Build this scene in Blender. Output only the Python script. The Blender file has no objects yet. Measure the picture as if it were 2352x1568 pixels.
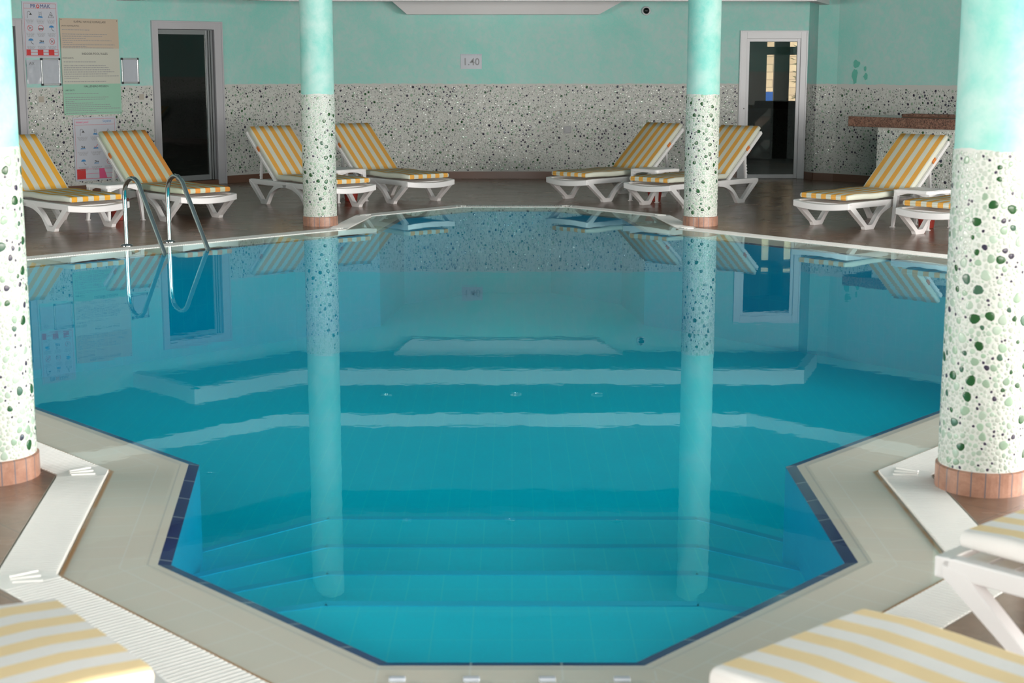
import bpy, math, random
import numpy as np
from mathutils import Vector, Matrix
from mathutils.geometry import tessellate_polygon

S = bpy.context.scene
COL = S.collection
rnd = random.Random(7)
PI = math.pi

# ------------------------------------------------------------------ camera, world, exposure
cam_d = bpy.data.cameras.new('camera')
cam = bpy.data.objects.new('camera', cam_d)
COL.objects.link(cam)
PITCH = math.atan(644 / 3566.)
cam.location = (0, 0, 1.6)
cam.rotation_euler = (PI / 2 - PITCH, 0, 0)
cam_d.sensor_width = 36
cam_d.lens = 3566 / 2352 * 36
cam_d.clip_start = 0.05
cam_d.clip_end = 200
cam_d.dof.use_dof = True
cam_d.dof.focus_distance = 13.0
cam_d.dof.aperture_fstop = 5.2
S.camera = cam

W = bpy.data.worlds.new('world')
S.world = W
W.use_nodes = True
bg = W.node_tree.nodes['Background']
bg.inputs[0].default_value = (1.0, 0.94, 0.89, 1)
bg.inputs[1].default_value = 26.0
S.view_settings.view_transform = 'Standard'
S.view_settings.look = 'None'
S.view_settings.gamma = 1
S.view_settings.use_curve_mapping = False
S.view_settings.exposure = 0.0
S.cycles.use_denoising = True
S.cycles.max_bounces = 12
S.cycles.diffuse_bounces = 6
S.cycles.glossy_bounces = 5
S.cycles.transparent_max_bounces = 16
S.cycles.sample_clamp_indirect = 8
S.cycles.caustics_reflective = False
S.cycles.caustics_refractive = False


def portal(loc, rot, sx, sy):
    l = bpy.data.lights.new('daylight_portal', 'AREA')
    l.shape = 'RECTANGLE'
    l.size = sx
    l.size_y = sy
    l.cycles.is_portal = True
    o = bpy.data.objects.new('daylight_portal', l)
    COL.objects.link(o)
    o.location = loc
    o.rotation_euler = rot


XL, XR, YB = -7.6, 8.2, -3.2          # left wall, right wall, window wall behind the viewer
portal((3.4, YB - 0.05, 1.35), (PI / 2, 0, 0), 6.4, 2.3)
portal((XR + 0.05, 5.7, 1.35), (PI / 2, 0, PI / 2), 11.4, 2.2)
portal((XL - 0.05, 6.5, 1.35), (PI / 2, 0, -PI / 2), 5, 2.0)


# ------------------------------------------------------------------ materials
def new_mat(name):
    m = bpy.data.materials.new(name)
    m.use_nodes = True
    nt = m.node_tree
    return m, nt, nt.nodes['Principled BSDF']


def P(name, col, rough=0.5, metal=0.0, spec=0.5, coat=0.0, emis=None):
    m, nt, b = new_mat(name)
    b.inputs['Base Color'].default_value = (*col, 1)
    b.inputs['Roughness'].default_value = rough
    b.inputs['Metallic'].default_value = metal
    b.inputs['Specular IOR Level'].default_value = spec
    b.inputs['Coat Weight'].default_value = coat
    return m


class NT:
    """small helper for node graphs"""
    def __init__(s, nt):
        s.nt = nt
        s.n = nt.nodes
        s.l = nt.links

    def _set(s, sock, v):
        if isinstance(v, bpy.types.NodeSocket):
            s.l.new(v, sock)
        elif isinstance(v, tuple) and len(v) == 3 and sock.type == 'RGBA':
            sock.default_value = (*v, 1)
        else:
            sock.default_value = v

    def math(s, op, a, b=0.0, c=0.0, clamp=False):
        n = s.n.new('ShaderNodeMath')
        n.operation = op
        n.use_clamp = clamp
        s._set(n.inputs[0], a)
        s._set(n.inputs[1], b)
        s._set(n.inputs[2], c)
        return n.outputs[0]

    def mix(s, f, a, b):
        n = s.n.new('ShaderNodeMix')
        n.data_type = 'RGBA'
        s._set(n.inputs[0], f)
        s._set(n.inputs[6], a)
        s._set(n.inputs[7], b)
        return n.outputs[2]

    def coord(s, k='Object'):
        return s.n.new('ShaderNodeTexCoord').outputs[k]

    def xyz(s, v):
        n = s.n.new('ShaderNodeSeparateXYZ')
        s.l.new(v, n.inputs[0])
        return n.outputs

    def scale(s, v, k):
        n = s.n.new('ShaderNodeVectorMath')
        n.operation = 'MULTIPLY'
        s.l.new(v, n.inputs[0])
        n.inputs[1].default_value = k
        return n.outputs[0]

    def noise(s, v, sc, det=4, rough=0.55, dist=0.0):
        n = s.n.new('ShaderNodeTexNoise')
        s.l.new(v, n.inputs['Vector'])
        n.inputs['Scale'].default_value = sc
        n.inputs['Detail'].default_value = det
        n.inputs['Roughness'].default_value = rough
        n.inputs['Distortion'].default_value = dist
        return n.outputs[0]

    def ramp(s, f, lo, hi):
        n = s.n.new('ShaderNodeMapRange')
        s._set(n.inputs[0], f)
        n.inputs[1].default_value = lo
        n.inputs[2].default_value = hi
        return n.outputs[0]

    def line(s, x, period, width, off=0.0):
        """1 on a thin line repeated every period"""
        f = s.math('FRACT', s.math('ADD', s.math('DIVIDE', x, period), off + 0.5))
        d = s.math('ABSOLUTE', s.math('SUBTRACT', f, 0.5))
        return s.math('LESS_THAN', d, width / period / 2)

    def bump(s, h, strength, dist=0.01):
        n = s.n.new('ShaderNodeBump')
        s.l.new(h, n.inputs['Height'])
        n.inputs['Strength'].default_value = strength
        n.inputs['Distance'].default_value = dist
        return n.outputs[0]


def plaster(name, c1, c2, c3, zcut, grout, big=2.2, pale=0.62):
    """sponge-rolled paint above zcut, pale grout below it"""
    m, nt, b = new_mat(name)
    g = NT(nt)
    co = g.coord('Object')
    n1 = g.noise(co, big, 6, 0.62, 0.3)
    n2 = g.noise(co, 16, 5, 0.7, 0.5)
    n3 = g.noise(co, 55, 3, 0.6)
    c = g.mix(g.ramp(n2, 0.38, 0.66), c1, c2)
    c = g.mix(g.ramp(n1, pale - 0.12, pale + 0.1), c, c3)
    c = g.mix(g.math('MULTIPLY', g.ramp(n3, 0.45, 0.7), 0.35), c, c2)
    z = g.xyz(co)[2]
    zz = g.math('ADD', z, g.math('MULTIPLY', g.math('SUBTRACT', g.noise(co, 9, 3), 0.5), 0.035))
    c = g.mix(g.math('LESS_THAN', zz, zcut), c, grout)
    nt.links.new(c, b.inputs['Base Color'])
    b.inputs['Roughness'].default_value = 0.6
    b.inputs['Specular IOR Level'].default_value = 0.3
    nt.links.new(g.bump(n2, 0.25, 0.004), b.inputs['Normal'])
    return m


M = {}
ZC = 1.285
M['wall'] = plaster('teal_sponged_plaster', (0.34, 0.69, 0.63), (0.47, 0.67, 0.64), (0.25, 0.68, 0.60), ZC + 0.01, (0.60, 0.61, 0.58), 1.3, 0.60)
M['column_paint'] = plaster('aqua_column_paint', (0.22, 0.62, 0.55), (0.33, 0.66, 0.59), (0.52, 0.72, 0.67), ZC, (0.64, 0.66, 0.62), 2.4, 0.56)
M['counter_wall'] = P('pebble_grout', (0.58, 0.60, 0.56), 0.7)


def m_pebble(nm='glazed_pebbles', ro=0.09, sp=0.9):
    m, nt, b = new_mat(nm)
    a = nt.nodes.new('ShaderNodeVertexColor')
    a.layer_name = 'Col'
    nt.links.new(a.outputs[0], b.inputs['Base Color'])
    b.inputs['Roughness'].default_value = ro
    b.inputs['Specular IOR Level'].default_value = sp
    return m


M['pebble'] = m_pebble()
M['pebble_satin'] = m_pebble('satin_pebbles', 0.22, 0.4)


def m_floor():
    m, nt, b = new_mat('brown_slate_tile')
    g = NT(nt)
    co = g.coord('Object')
    x, y, z = g.xyz(co)
    u = g.math('ADD', g.math('MULTIPLY', x, 0.72), g.math('MULTIPLY', y, 0.69))
    v = g.math('SUBTRACT', g.math('MULTIPLY', y, 0.72), g.math('MULTIPLY', x, 0.69))
    gr = g.math('MAXIMUM', g.line(u, 0.333, 0.005), g.line(v, 0.333, 0.005))
    n1 = g.noise(g.scale(co, (1, 1.6, 1)), 2.2, 5, 0.6, 0.6)
    n2 = g.noise(co, 9, 6, 0.7, 0.8)
    c = g.mix(g.ramp(n1, 0.3, 0.7), (0.15, 0.085, 0.055), (0.26, 0.15, 0.10))
    c = g.mix(g.math('MULTIPLY', g.ramp(n2, 0.45, 0.75), 0.5), c, (0.30, 0.19, 0.135))
    c = g.mix(g.math('MULTIPLY', gr, 0.6), c, (0.09, 0.075, 0.06))
    nt.links.new(c, b.inputs['Base Color'])
    r = g.math('ADD', 0.20, g.math('MULTIPLY', g.ramp(n1, 0.3, 0.8), 0.12))
    nt.links.new(r, b.inputs['Roughness'])
    h = g.math('SUBTRACT', g.math('MULTIPLY', n2, 0.5), g.math('MULTIPLY', gr, 0.6))
    nt.links.new(g.bump(h, 0.12, 0.002), b.inputs['Normal'])
    return m


M['floor'] = m_floor()


def m_uvtile(name, col, colb, grout, pu, pv, w, rough, gfac=1.0, offv=0.0):
    m, nt, b = new_mat(name)
    g = NT(nt)
    uv = g.coord('UV')
    x, y, z = g.xyz(uv)
    gr = g.line(x, pu, w)
    if pv:
        gr = g.math('MAXIMUM', gr, g.line(y, pv, w, offv))
    nz = g.noise(g.coord('Object'), 3.0, 4, 0.6)
    c = g.mix(g.ramp(nz, 0.3, 0.7), col, colb)
    c = g.mix(g.math('MULTIPLY', gr, gfac), c, grout)
    nt.links.new(c, b.inputs['Base Color'])
    b.inputs['Roughness'].default_value = rough
    return m


M['blue_tile'] = m_uvtile('cobalt_rim_tile', (0.020, 0.022, 0.13), (0.026, 0.030, 0.17), (0.40, 0.44, 0.45), 0.2475, 0, 0.006, 0.15)
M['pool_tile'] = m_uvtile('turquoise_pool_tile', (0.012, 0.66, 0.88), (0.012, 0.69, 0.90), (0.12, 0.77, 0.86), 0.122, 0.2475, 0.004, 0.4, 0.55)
M['shaded_wall_tile'] = m_uvtile('shaded_pool_wall_tile', (0.006, 0.27, 0.46), (0.007, 0.30, 0.49), (0.05, 0.40, 0.52), 0.122, 0.2475, 0.004, 0.4, 0.4)  # pool tile painted darker, putting the weaker underwater light on the walls into colour
M['nosing'] = P('dark_blue_step_nosing', (0.01, 0.50, 0.76), 0.4)


def m_coping():
    m, nt, b = new_mat('cream_coping_tile')
    g = NT(nt)
    uv = g.coord('UV')
    x, y, z = g.xyz(uv)
    wide = g.math('GREATER_THAN', y, 0.118)
    gr = g.math('MULTIPLY', g.line(x, 0.122, 0.005), wide)
    gr = g.math('MAXIMUM', gr, g.math('MULTIPLY', g.line(x, 0.2475, 0.005), g.math('LESS_THAN', y, 0.118)))
    gr = g.math('MAXIMUM', gr, g.line(y, 10.0, 0.004, -0.0118))
    nz = g.noise(g.coord('Object'), 2.0, 4, 0.6)
    tile = nt.nodes.new('ShaderNodeTexWhiteNoise')
    tile.noise_dimensions = '1D'
    g.l.new(g.math('FLOOR', g.math('DIVIDE', x, 0.122)), tile.inputs['W'])
    c = g.mix(g.ramp(nz, 0.3, 0.7), (0.92, 0.79, 0.66), (0.86, 0.80, 0.69))
    c = g.mix(g.math('MULTIPLY', tile.outputs[0], 0.35), c, (0.94, 0.80, 0.66))
    c = g.mix(g.math('MULTIPLY', gr, 0.5), c, (0.98, 0.96, 0.92))
    ridge = g.line(y, 10.0, 0.006, -0.0032)
    c = g.mix(g.math('MULTIPLY', ridge, 0.35), c, (0.35, 0.36, 0.36))
    rust = g.math('MULTIPLY', g.ramp(y, 0.282, 0.290), g.ramp(nz, 0.34, 0.50))
    c = g.mix(rust, c, (0.66, 0.30, 0.09))
    nt.links.new(c, b.inputs['Base Color'])
    b.inputs['Roughness'].default_value = 0.3
    return m


M['coping'] = m_coping()
M['grate'] = P('white_grating_plastic', (0.88, 0.87, 0.84), 0.4)
M['gutter'] = P('gutter_channel', (0.42, 0.40, 0.34), 0.6)
M['plastic'] = P('white_moulded_plastic', (0.82, 0.81, 0.81), 0.35)
M['white_frame'] = P('white_upvc', (0.72, 0.72, 0.75), 0.35)
M['grey_frame'] = P('pale_grey_painted_frame', (0.50, 0.50, 0.53), 0.45)
M['alu'] = P('grey_aluminium', (0.30, 0.32, 0.33), 0.4, 0.4)
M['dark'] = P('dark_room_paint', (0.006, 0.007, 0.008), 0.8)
M['ceiling'] = P('aqua_ceiling_paint', (0.16, 0.23, 0.25), 0.7)
M['beam'] = P('white_gloss_beam', (0.66, 0.66, 0.67), 0.5)
M['chrome'] = P('polished_steel', (0.62, 0.64, 0.64), 0.12, 1.0)
M['black'] = P('black_glass', (0.01, 0.01, 0.012), 0.08)
M['red'] = P('dark_red_plastic', (0.28, 0.03, 0.02), 0.4)
M['orange'] = P('orange_webbing', (0.65, 0.20, 0.04), 0.7)
M['ink'] = P('black_ink', (0.03, 0.03, 0.035), 0.6)
M['ink_grey'] = P('grey_ink', (0.30, 0.31, 0.33), 0.6)
M['ink_blue'] = P('navy_ink', (0.02, 0.03, 0.20), 0.5)
M['ink_cyan'] = P('sky_blue_ink', (0.03, 0.22, 0.50), 0.5)
M['ink_red'] = P('red_ink', (0.60, 0.03, 0.03), 0.5)
M['ink_pink'] = P('pink_ink', (0.75, 0.10, 0.25), 0.5)
M['paper'] = P('glossy_white_board', (0.58, 0.61, 0.68), 0.2)
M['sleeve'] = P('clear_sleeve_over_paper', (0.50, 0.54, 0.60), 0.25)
M['b_orange'] = P('peach_print', (0.58, 0.48, 0.37), 0.35)
M['b_cream'] = P('cream_print', (0.60, 0.61, 0.53), 0.35)
M['b_green'] = P('mint_print', (0.33, 0.60, 0.46), 0.35)
M['outlet'] = P('grey_outlet_plastic', (0.40, 0.41, 0.43), 0.4)
M['bare'] = P('bare_filler', (0.45, 0.42, 0.36), 0.8)
M['stone_out'] = None


def m_brick(name, c1, c2, mortar, bw, bh):
    m, nt, b = new_mat(name)
    t = nt.nodes.new('ShaderNodeTexBrick')
    co = nt.nodes.new('ShaderNodeTexCoord')
    mp = nt.nodes.new('ShaderNodeMapping')
    mp.inputs['Rotation'].default_value = (PI / 2, 0, 0)
    nt.links.new(co.outputs['Object'], mp.inputs[0])
    nt.links.new(mp.outputs[0], t.inputs['Vector'])
    t.inputs['Color1'].default_value = (*c1, 1)
    t.inputs['Color2'].default_value = (*c2, 1)
    t.inputs['Mortar'].default_value = (*mortar, 1)
    t.inputs['Scale'].default_value = 1
    t.inputs['Brick Width'].default_value = bw
    t.inputs['Row Height'].default_value = bh
    t.inputs['Mortar Size'].default_value = 0.008
    nt.links.new(t.outputs[0], b.inputs['Base Color'])
    b.inputs['Roughness'].default_value = 0.9
    return m


M['stone_out'] = m_brick('pale_stone_blocks', (0.60, 0.48, 0.34), (0.48, 0.38, 0.27), (0.30, 0.24, 0.18), 0.3, 0.14)


def m_granite():
    m, nt, b = new_mat('brown_granite')
    g = NT(nt)
    co = g.coord('Object')
    n = g.noise(co, 60, 5, 0.8)
    n2 = g.noise(co, 25, 4, 0.7)
    c = g.mix(g.ramp(n, 0.4, 0.6), (0.035, 0.02, 0.016), (0.26, 0.13, 0.09))
    c = g.mix(g.math('MULTIPLY', g.ramp(n2, 0.5, 0.65), 0.5), c, (0.34, 0.20, 0.14))
    nt.links.new(c, b.inputs['Base Color'])
    b.inputs['Roughness'].default_value = 0.2
    return m


M['granite'] = m_granite()


def m_basetile():
    m, nt, b = new_mat('terracotta_base_tile')
    g = NT(nt)
    uv = g.coord('UV')
    x, y, z = g.xyz(uv)
    gr = g.line(x, 0.0515, 0.0045)
    n = g.noise(g.coord('Object'), 14, 5, 0.7, 0.5)
    c = g.mix(g.ramp(n, 0.3, 0.7), (0.27, 0.125, 0.08), (0.48, 0.27, 0.19))
    c = g.mix(gr, c, (0.13, 0.12, 0.14))
    nt.links.new(c, b.inputs['Base Color'])
    b.inputs['Roughness'].default_value = 0.35
    return m


M['base_tile'] = m_basetile()
M['baseboard'] = P('brown_skirting_tile', (0.17, 0.085, 0.055), 0.3)


def m_stripe(name, yellow, white, phase):
    m, nt, b = new_mat(name)
    g = NT(nt)
    x, y, z = g.xyz(g.coord('Object'))
    f = g.math('FRACT', g.math('ADD', g.math('DIVIDE', y, 0.116), phase))
    s = g.ramp(g.math('ABSOLUTE', g.math('SUBTRACT', f, 0.5)), 0.24, 0.26)
    c = g.mix(s, yellow, white)
    w = g.noise(g.scale(g.coord('Object'), (300, 40, 300)), 1, 2)
    c = g.mix(g.math('MULTIPLY', w, 0.12), c, (0.45, 0.42, 0.33))
    nt.links.new(c, b.inputs['Base Color'])
    b.inputs['Roughness'].default_value = 0.85
    b.inputs['Specular IOR Level'].default_value = 0.15
    nt.links.new(g.bump(g.noise(g.coord('Object'), 9, 3), 0.3, 0.01), b.inputs['Normal'])
    return m


M['stripe_a'] = m_stripe('yellow_striped_canvas', (0.80, 0.40, 0.07), (0.66, 0.68, 0.58), 0.5)
M['stripe_b'] = m_stripe('golden_striped_canvas', (0.84, 0.42, 0.04), (0.64, 0.66, 0.58), 0.5)
M['stripe_c'] = m_stripe('orange_striped_canvas', (0.82, 0.33, 0.06), (0.62, 0.68, 0.52), 0.62)
M['stripe_d'] = m_stripe('bright_lit_yellow_striped_canvas', (0.90, 0.70, 0.40), (0.86, 0.84, 0.82), 0.35)  # paler copy of the yellow stripe, brighter foreground exposure put into its colour


def m_water():
    m, nt, b = new_mat('still_water')
    nt.nodes.remove(b)
    out = nt.nodes['Material Output']
    g = NT(nt)
    co = g.coord('Object')
    n = g.noise(co, 9, 2, 0.5)
    bp = g.bump(n, 0.05, 0.003)
    # Schlick reflectance, the same from above and from below
    geo = nt.nodes.new('ShaderNodeNewGeometry')
    dt = nt.nodes.new('ShaderNodeVectorMath')
    dt.operation = 'DOT_PRODUCT'
    nt.links.new(geo.outputs['Incoming'], dt.inputs[0])
    nt.links.new(bp, dt.inputs[1])
    k = g.math('SUBTRACT', 1.0, g.math('ABSOLUTE', dt.outputs['Value']), clamp=True)
    fr = g.math('ADD', 0.02, g.math('MULTIPLY', g.math('POWER', k, 5.4), 0.88))
    tr = nt.nodes.new('ShaderNodeBsdfTransparent')
    gl = nt.nodes.new('ShaderNodeBsdfGlossy')
    gl.inputs['Roughness'].default_value = 0.0
    gl.inputs['Color'].default_value = (0.66, 0.98, 1.0, 1)
    nt.links.new(bp, gl.inputs['Normal'])
    mx = nt.nodes.new('ShaderNodeMixShader')
    nt.links.new(fr, mx.inputs[0])
    nt.links.new(tr.outputs[0], mx.inputs[1])
    nt.links.new(gl.outputs[0], mx.inputs[2])
    # sides and bottom of the body are invisible interfaces
    tr2 = nt.nodes.new('ShaderNodeBsdfTransparent')
    mx2 = nt.nodes.new('ShaderNodeMixShader')
    top = g.math('GREATER_THAN', g.xyz(co)[2], -0.006)
    nt.links.new(top, mx2.inputs[0])
    nt.links.new(tr2.outputs[0], mx2.inputs[1])
    nt.links.new(mx.outputs[0], mx2.inputs[2])
    nt.links.new(mx2.outputs[0], out.inputs['Surface'])
    va = nt.nodes.new('ShaderNodeVolumeAbsorption')
    va.inputs['Color'].default_value = (0.0, 0.980, 0.984, 1)
    va.inputs['Density'].default_value = 1.1
    nt.links.new(va.outputs[0], out.inputs['Volume'])
    return m


M['water'] = m_water()


def m_pane():
    m, nt, b = new_mat('clear_glass_pane')
    nt.nodes.remove(b)
    out = nt.nodes['Material Output']
    fr = nt.nodes.new('ShaderNodeFresnel')
    fr.inputs['IOR'].default_value = 1.45
    tr = nt.nodes.new('ShaderNodeBsdfTransparent')
    tr.inputs[0].default_value = (0.62, 0.65, 0.64, 1)
    gl = nt.nodes.new('ShaderNodeBsdfGlossy')
    gl.inputs['Roughness'].default_value = 0.0
    mx = nt.nodes.new('ShaderNodeMixShader')
    nt.links.new(fr.outputs[0], mx.inputs[0])
    nt.links.new(tr.outputs[0], mx.inputs[1])
    nt.links.new(gl.outputs[0], mx.inputs[2])
    nt.links.new(mx.outputs[0], out.inputs['Surface'])
    return m


M['pane'] = m_pane()


# ------------------------------------------------------------------ mesh helpers
class MB:
    def __init__(s):
        s.v = []
        s.f = []
        s.uv = []      # per face list of uvs or None
        s.mi = []

    def face(s, pts, uv=None, mi=0):
        b = len(s.v)
        s.v += [tuple(p) for p in pts]
        s.f.append(tuple(range(b, b + len(pts))))
        s.uv.append(uv)
        s.mi.append(mi)

    def raw(s, v, f, mi=0):
        b = len(s.v)
        s.v += [tuple(p) for p in v]
        for q in f:
            s.f.append(tuple(i + b for i in q))
            s.uv.append(None)
            s.mi.append(mi)

    def box(s, x0, x1, y0, y1, z0, z1, T=None, mi=0):
        v = [(x0, y0, z0), (x1, y0, z0), (x1, y1, z0), (x0, y1, z0), (x0, y0, z1), (x1, y0, z1), (x1, y1, z1), (x0, y1, z1)]
        if T is not None:
            v = [T(p) for p in v]
        s.raw(v, [(0, 3, 2, 1), (4, 5, 6, 7), (0, 1, 5, 4), (1, 2, 6, 5), (2, 3, 7, 6), (3, 0, 4, 7)], mi)

    def bar(s, a, b, w, h, up=(0, 0, 1), mi=0):
        """box beam from a to b, w across, h along up"""
        a, b = Vector(a), Vector(b)
        d = (b - a).normalized()
        u = Vector(up)
        x = d.cross(u).normalized()
        u = x.cross(d).normalized()
        v = []
        for p in (a, b):
            for sx, sz in ((-1, -1), (1, -1), (1, 1), (-1, 1)):
                v.append(p + x * (sx * w / 2) + u * (sz * h / 2))
        s.raw(v, [(3, 2, 1, 0), (4, 5, 6, 7), (0, 1, 5, 4), (1, 2, 6, 5), (2, 3, 7, 6), (3, 0, 4, 7)], mi)

    def tube(s, pts, r, n=12, cap=True, mi=0):
        pts = [Vector(p) for p in pts]
        rings = []
        ref = None
        for i, p in enumerate(pts):
            d = (pts[min(i + 1, len(pts) - 1)] - pts[max(i - 1, 0)]).normalized()
            if ref is None:
                ref = d.orthogonal().normalized()
            ref = (ref - d * ref.dot(d)).normalized()
            q = d.cross(ref)
            rr = r[i] if isinstance(r, (list, tuple)) else r
            rings.append([p + (ref * math.cos(2 * PI * k / n) + q * math.sin(2 * PI * k / n)) * rr for k in range(n)])
        v = [x for ring in rings for x in ring]
        f = []
        for i in range(len(rings) - 1):
            for k in range(n):
                a, b2 = i * n + k, i * n + (k + 1) % n
                f.append((a, b2, b2 + n, a + n))
        if cap:
            f.append(tuple(reversed(range(n))))
            f.append(tuple(range(len(v) - n, len(v))))
        s.raw(v, f, mi)

    def lathe(s, prof, n=24, c=(0, 0, 0), mi=0):
        v = []
        f = []
        for r, z in prof:
            for k in range(n):
                a = 2 * PI * k / n
                v.append((c[0] + r * math.cos(a), c[1] + r * math.sin(a), c[2] + z))
        for i in range(len(prof) - 1):
            for k in range(n):
                a, b2 = i * n + k, i * n + (k + 1) % n
                f.append((a, b2, b2 + n, a + n))
        f.append(tuple(reversed(range(n))))
        f.append(tuple(range(len(v) - n, len(v))))
        s.raw(v, f, mi)

    def prism(s, poly, z0, z1, mi=0):
        """vertical prism over a 2-D polygon (counter clockwise)"""
        n = len(poly)
        v = [(x, y, z0) for x, y in poly] + [(x, y, z1) for x, y in poly]
        tri = tessellate_polygon([[Vector((x, y, 0)) for x, y in poly]])
        f = []
        for t in tri:
            a, b, c = t
            A, B, C = poly[a], poly[b], poly[c]
            if (B[0] - A[0]) * (C[1] - A[1]) - (B[1] - A[1]) * (C[0] - A[0]) < 0:
                a, c = c, a
            f.append((a + n, b + n, c + n))
            f.append((c, b, a))
        for i in range(n):
            j = (i + 1) % n
            f.append((i, j, j + n, i + n))
        s.raw(v, f, mi)

    def extrude_xz(s, poly, y0, y1, mi=0):
        """profile in x-z pushed from y0 to y1"""
        n = len(poly)
        v = [(x, y0, z) for x, z in poly] + [(x, y1, z) for x, z in poly]
        f = []
        for t in tessellate_polygon([[Vector((x, z, 0)) for x, z in poly]]):
            f.append(tuple(t))
            f.append(tuple(i + n for i in reversed(t)))
        for i in range(n):
            j = (i + 1) % n
            f.append((i, j, j + n, i + n))
        s.raw(v, f, mi)

    def build(s, name, mats, parent=None, smooth=False, bevel=0, T=None, angle=40):
        me = bpy.data.meshes.new(name)
        v = s.v if T is None else [tuple(T(p)) for p in s.v]
        me.from_pydata(v, [], s.f)
        if not isinstance(mats, (list, tuple)):
            mats = [mats]
        for m in mats:
            me.materials.append(m)
        if len(mats) > 1:
            me.polygons.foreach_set('material_index', s.mi)
        if any(u is not None for u in s.uv):
            l = me.uv_layers.new(name='UVMap')
            i = 0
            for q, u in zip(s.f, s.uv):
                for k in range(len(q)):
                    l.data[i].uv = u[k] if u else (0, 0)
                    i += 1
        if smooth:
            me.shade_smooth()
        o = bpy.data.objects.new(name, me)
        COL.objects.link(o)
        if parent:
            o.parent = parent
        if smooth == 'up':
            smooth = 'keep'
        import bmesh
        bm = bmesh.new()
        bm.from_mesh(me)
        if smooth is True:
            bmesh.ops.remove_doubles(bm, verts=bm.verts, dist=1e-5)
        if smooth != 'keep':
            bmesh.ops.recalc_face_normals(bm, faces=bm.faces)
        bm.to_mesh(me)
        bm.free()
        if smooth:
            me.set_sharp_from_angle(angle=math.radians(angle))
        if bevel:
            md = o.modifiers.new('bevel', 'BEVEL')
            md.width = bevel
            md.segments = 2
            md.limit_method = 'ANGLE'
            md.angle_limit = math.radians(40)
        return o


def tag(o, label, cat, group=None, kind=None):
    if label:
        o['label'] = label
    if cat:
        o['category'] = cat
    if group:
        o['group'] = group
    if kind:
        o['kind'] = kind
    return o


def struct(o, label=None, cat=None):
    o['kind'] = 'structure'
    if label:
        o['label'] = label
    if cat:
        o['category'] = cat
    return o


def thing(name, label, cat, loc=(0, 0, 0), rz=0, group=None):
    o = bpy.data.objects.new(name, None)
    o.empty_display_size = 0.1
    COL.objects.link(o)
    o.location = loc
    o.rotation_euler = (0, 0, rz)
    return tag(o, label, cat, group)


def copy_tree(o, parent=None):
    c = o.copy()
    COL.objects.link(c)
    c.parent = parent
    for ch in list(o.children):
        copy_tree(ch, c)
    return c


_glyph = {}


def text_geo(s, size, bold=0.0):
    k = (s, bold)
    if k not in _glyph:
        cu = bpy.data.curves.new('lettering', 'FONT')
        cu.body = s
        cu.size = 1
        cu.align_x = 'CENTER'
        cu.align_y = 'CENTER'
        cu.offset = bold
        cu.resolution_u = 3
        ob = bpy.data.objects.new('lettering', cu)
        COL.objects.link(ob)
        me = ob.to_mesh()
        _glyph[k] = ([tuple(v.co) for v in me.vertices], [tuple(p.vertices) for p in me.polygons])
        ob.to_mesh_clear()
        bpy.data.objects.remove(ob)
        bpy.data.curves.remove(cu)
    v, f = _glyph[k]
    return [(x * size, y * size, 0) for x, y, z in v], f


# ------------------------------------------------------------------ pebbles (one periodic patch, wrapped on columns and walls)
PW, PH = 2 * PI * 0.166, 1.19
DG, DG2, NV, PG, PG2, WH = (0.02, 0.085, 0.025), (0.05, 0.12, 0.075), (0.035, 0.03, 0.055), (0.30, 0.42, 0.31), (0.40, 0.50, 0.41), (0.50, 0.55, 0.49)


def pebble_patch(w, h, seed, spec):
    r_ = np.random.RandomState(seed)
    cs = 0.045
    nx, nz = int(w / cs), int(h / cs)
    grid = {}
    out = []
    for rad, jit, count, gap, cols in spec:
        tries = 0
        made = 0
        while made < count and tries < count * 14:
            tries += 1
            r = rad * (1 + jit * (r_.rand() * 2 - 1))
            x, z = r_.rand() * w, r + r_.rand() * (h - 2 * r)
            gx, gz = int(x / w * nx), int(z / h * nz)
            ok = True
            for i in (-1, 0, 1):
                for j in (-1, 0, 1):
                    for (X, Z, R) in grid.get(((gx + i) % nx, gz + j), ()):
                        dx = abs(X - x)
                        dx = min(dx, w - dx)
                        if dx * dx + (Z - z) ** 2 < (R + r + gap) ** 2:
                            ok = False
                            break
                    if not ok:
                        break
                if not ok:
                    break
            if ok:
                grid.setdefault((gx, gz), []).append((x, z, r))
                c = cols[r_.randint(len(cols))]
                k = 0.88 + 0.24 * r_.rand()
                out.append((x, z, r, c[0] * k, c[1] * k, c[2] * k))
                made += 1
    return np.array(out)


SPEC_COL = [(0.0185, 0.12, 56, 0.009, [DG, DG, DG, DG2]), (0.0175, 0.15, 95, 0.0006, [PG, PG2, PG2]),
            (0.0105, 0.2, 95, 0.004, [DG2, DG, NV]), (0.0125, 0.25, 200, 0.001, [PG, PG2, WH]),
            (0.0052, 0.2, 200, 0.001, [NV]), (0.0090, 0.25, 1500, 0.0004, [WH, WH, PG2]), (0.0050, 0.3, 3800, 0.0004, [WH, WH, PG2])]
SPEC_WALL = [(0.0170, 0.15, 40, 0.010, [DG, NV, NV]), (0.0175, 0.2, 90, 0.001, [PG, PG2, (0.36, 0.38, 0.34)]),
             (0.0125, 0.2, 90, 0.004, [NV, NV, DG2]), (0.0125, 0.25, 330, 0.001, [(0.52, 0.58, 0.52), (0.64, .66, .63), (0.44, 0.47, 0.44)]),
             (0.0070, 0.2, 420, 0.001, [NV, DG2]), (0.0085, 0.3, 700, 0.001, [(0.64, .66, .63), (0.52, 0.54, 0.51)])]


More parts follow.
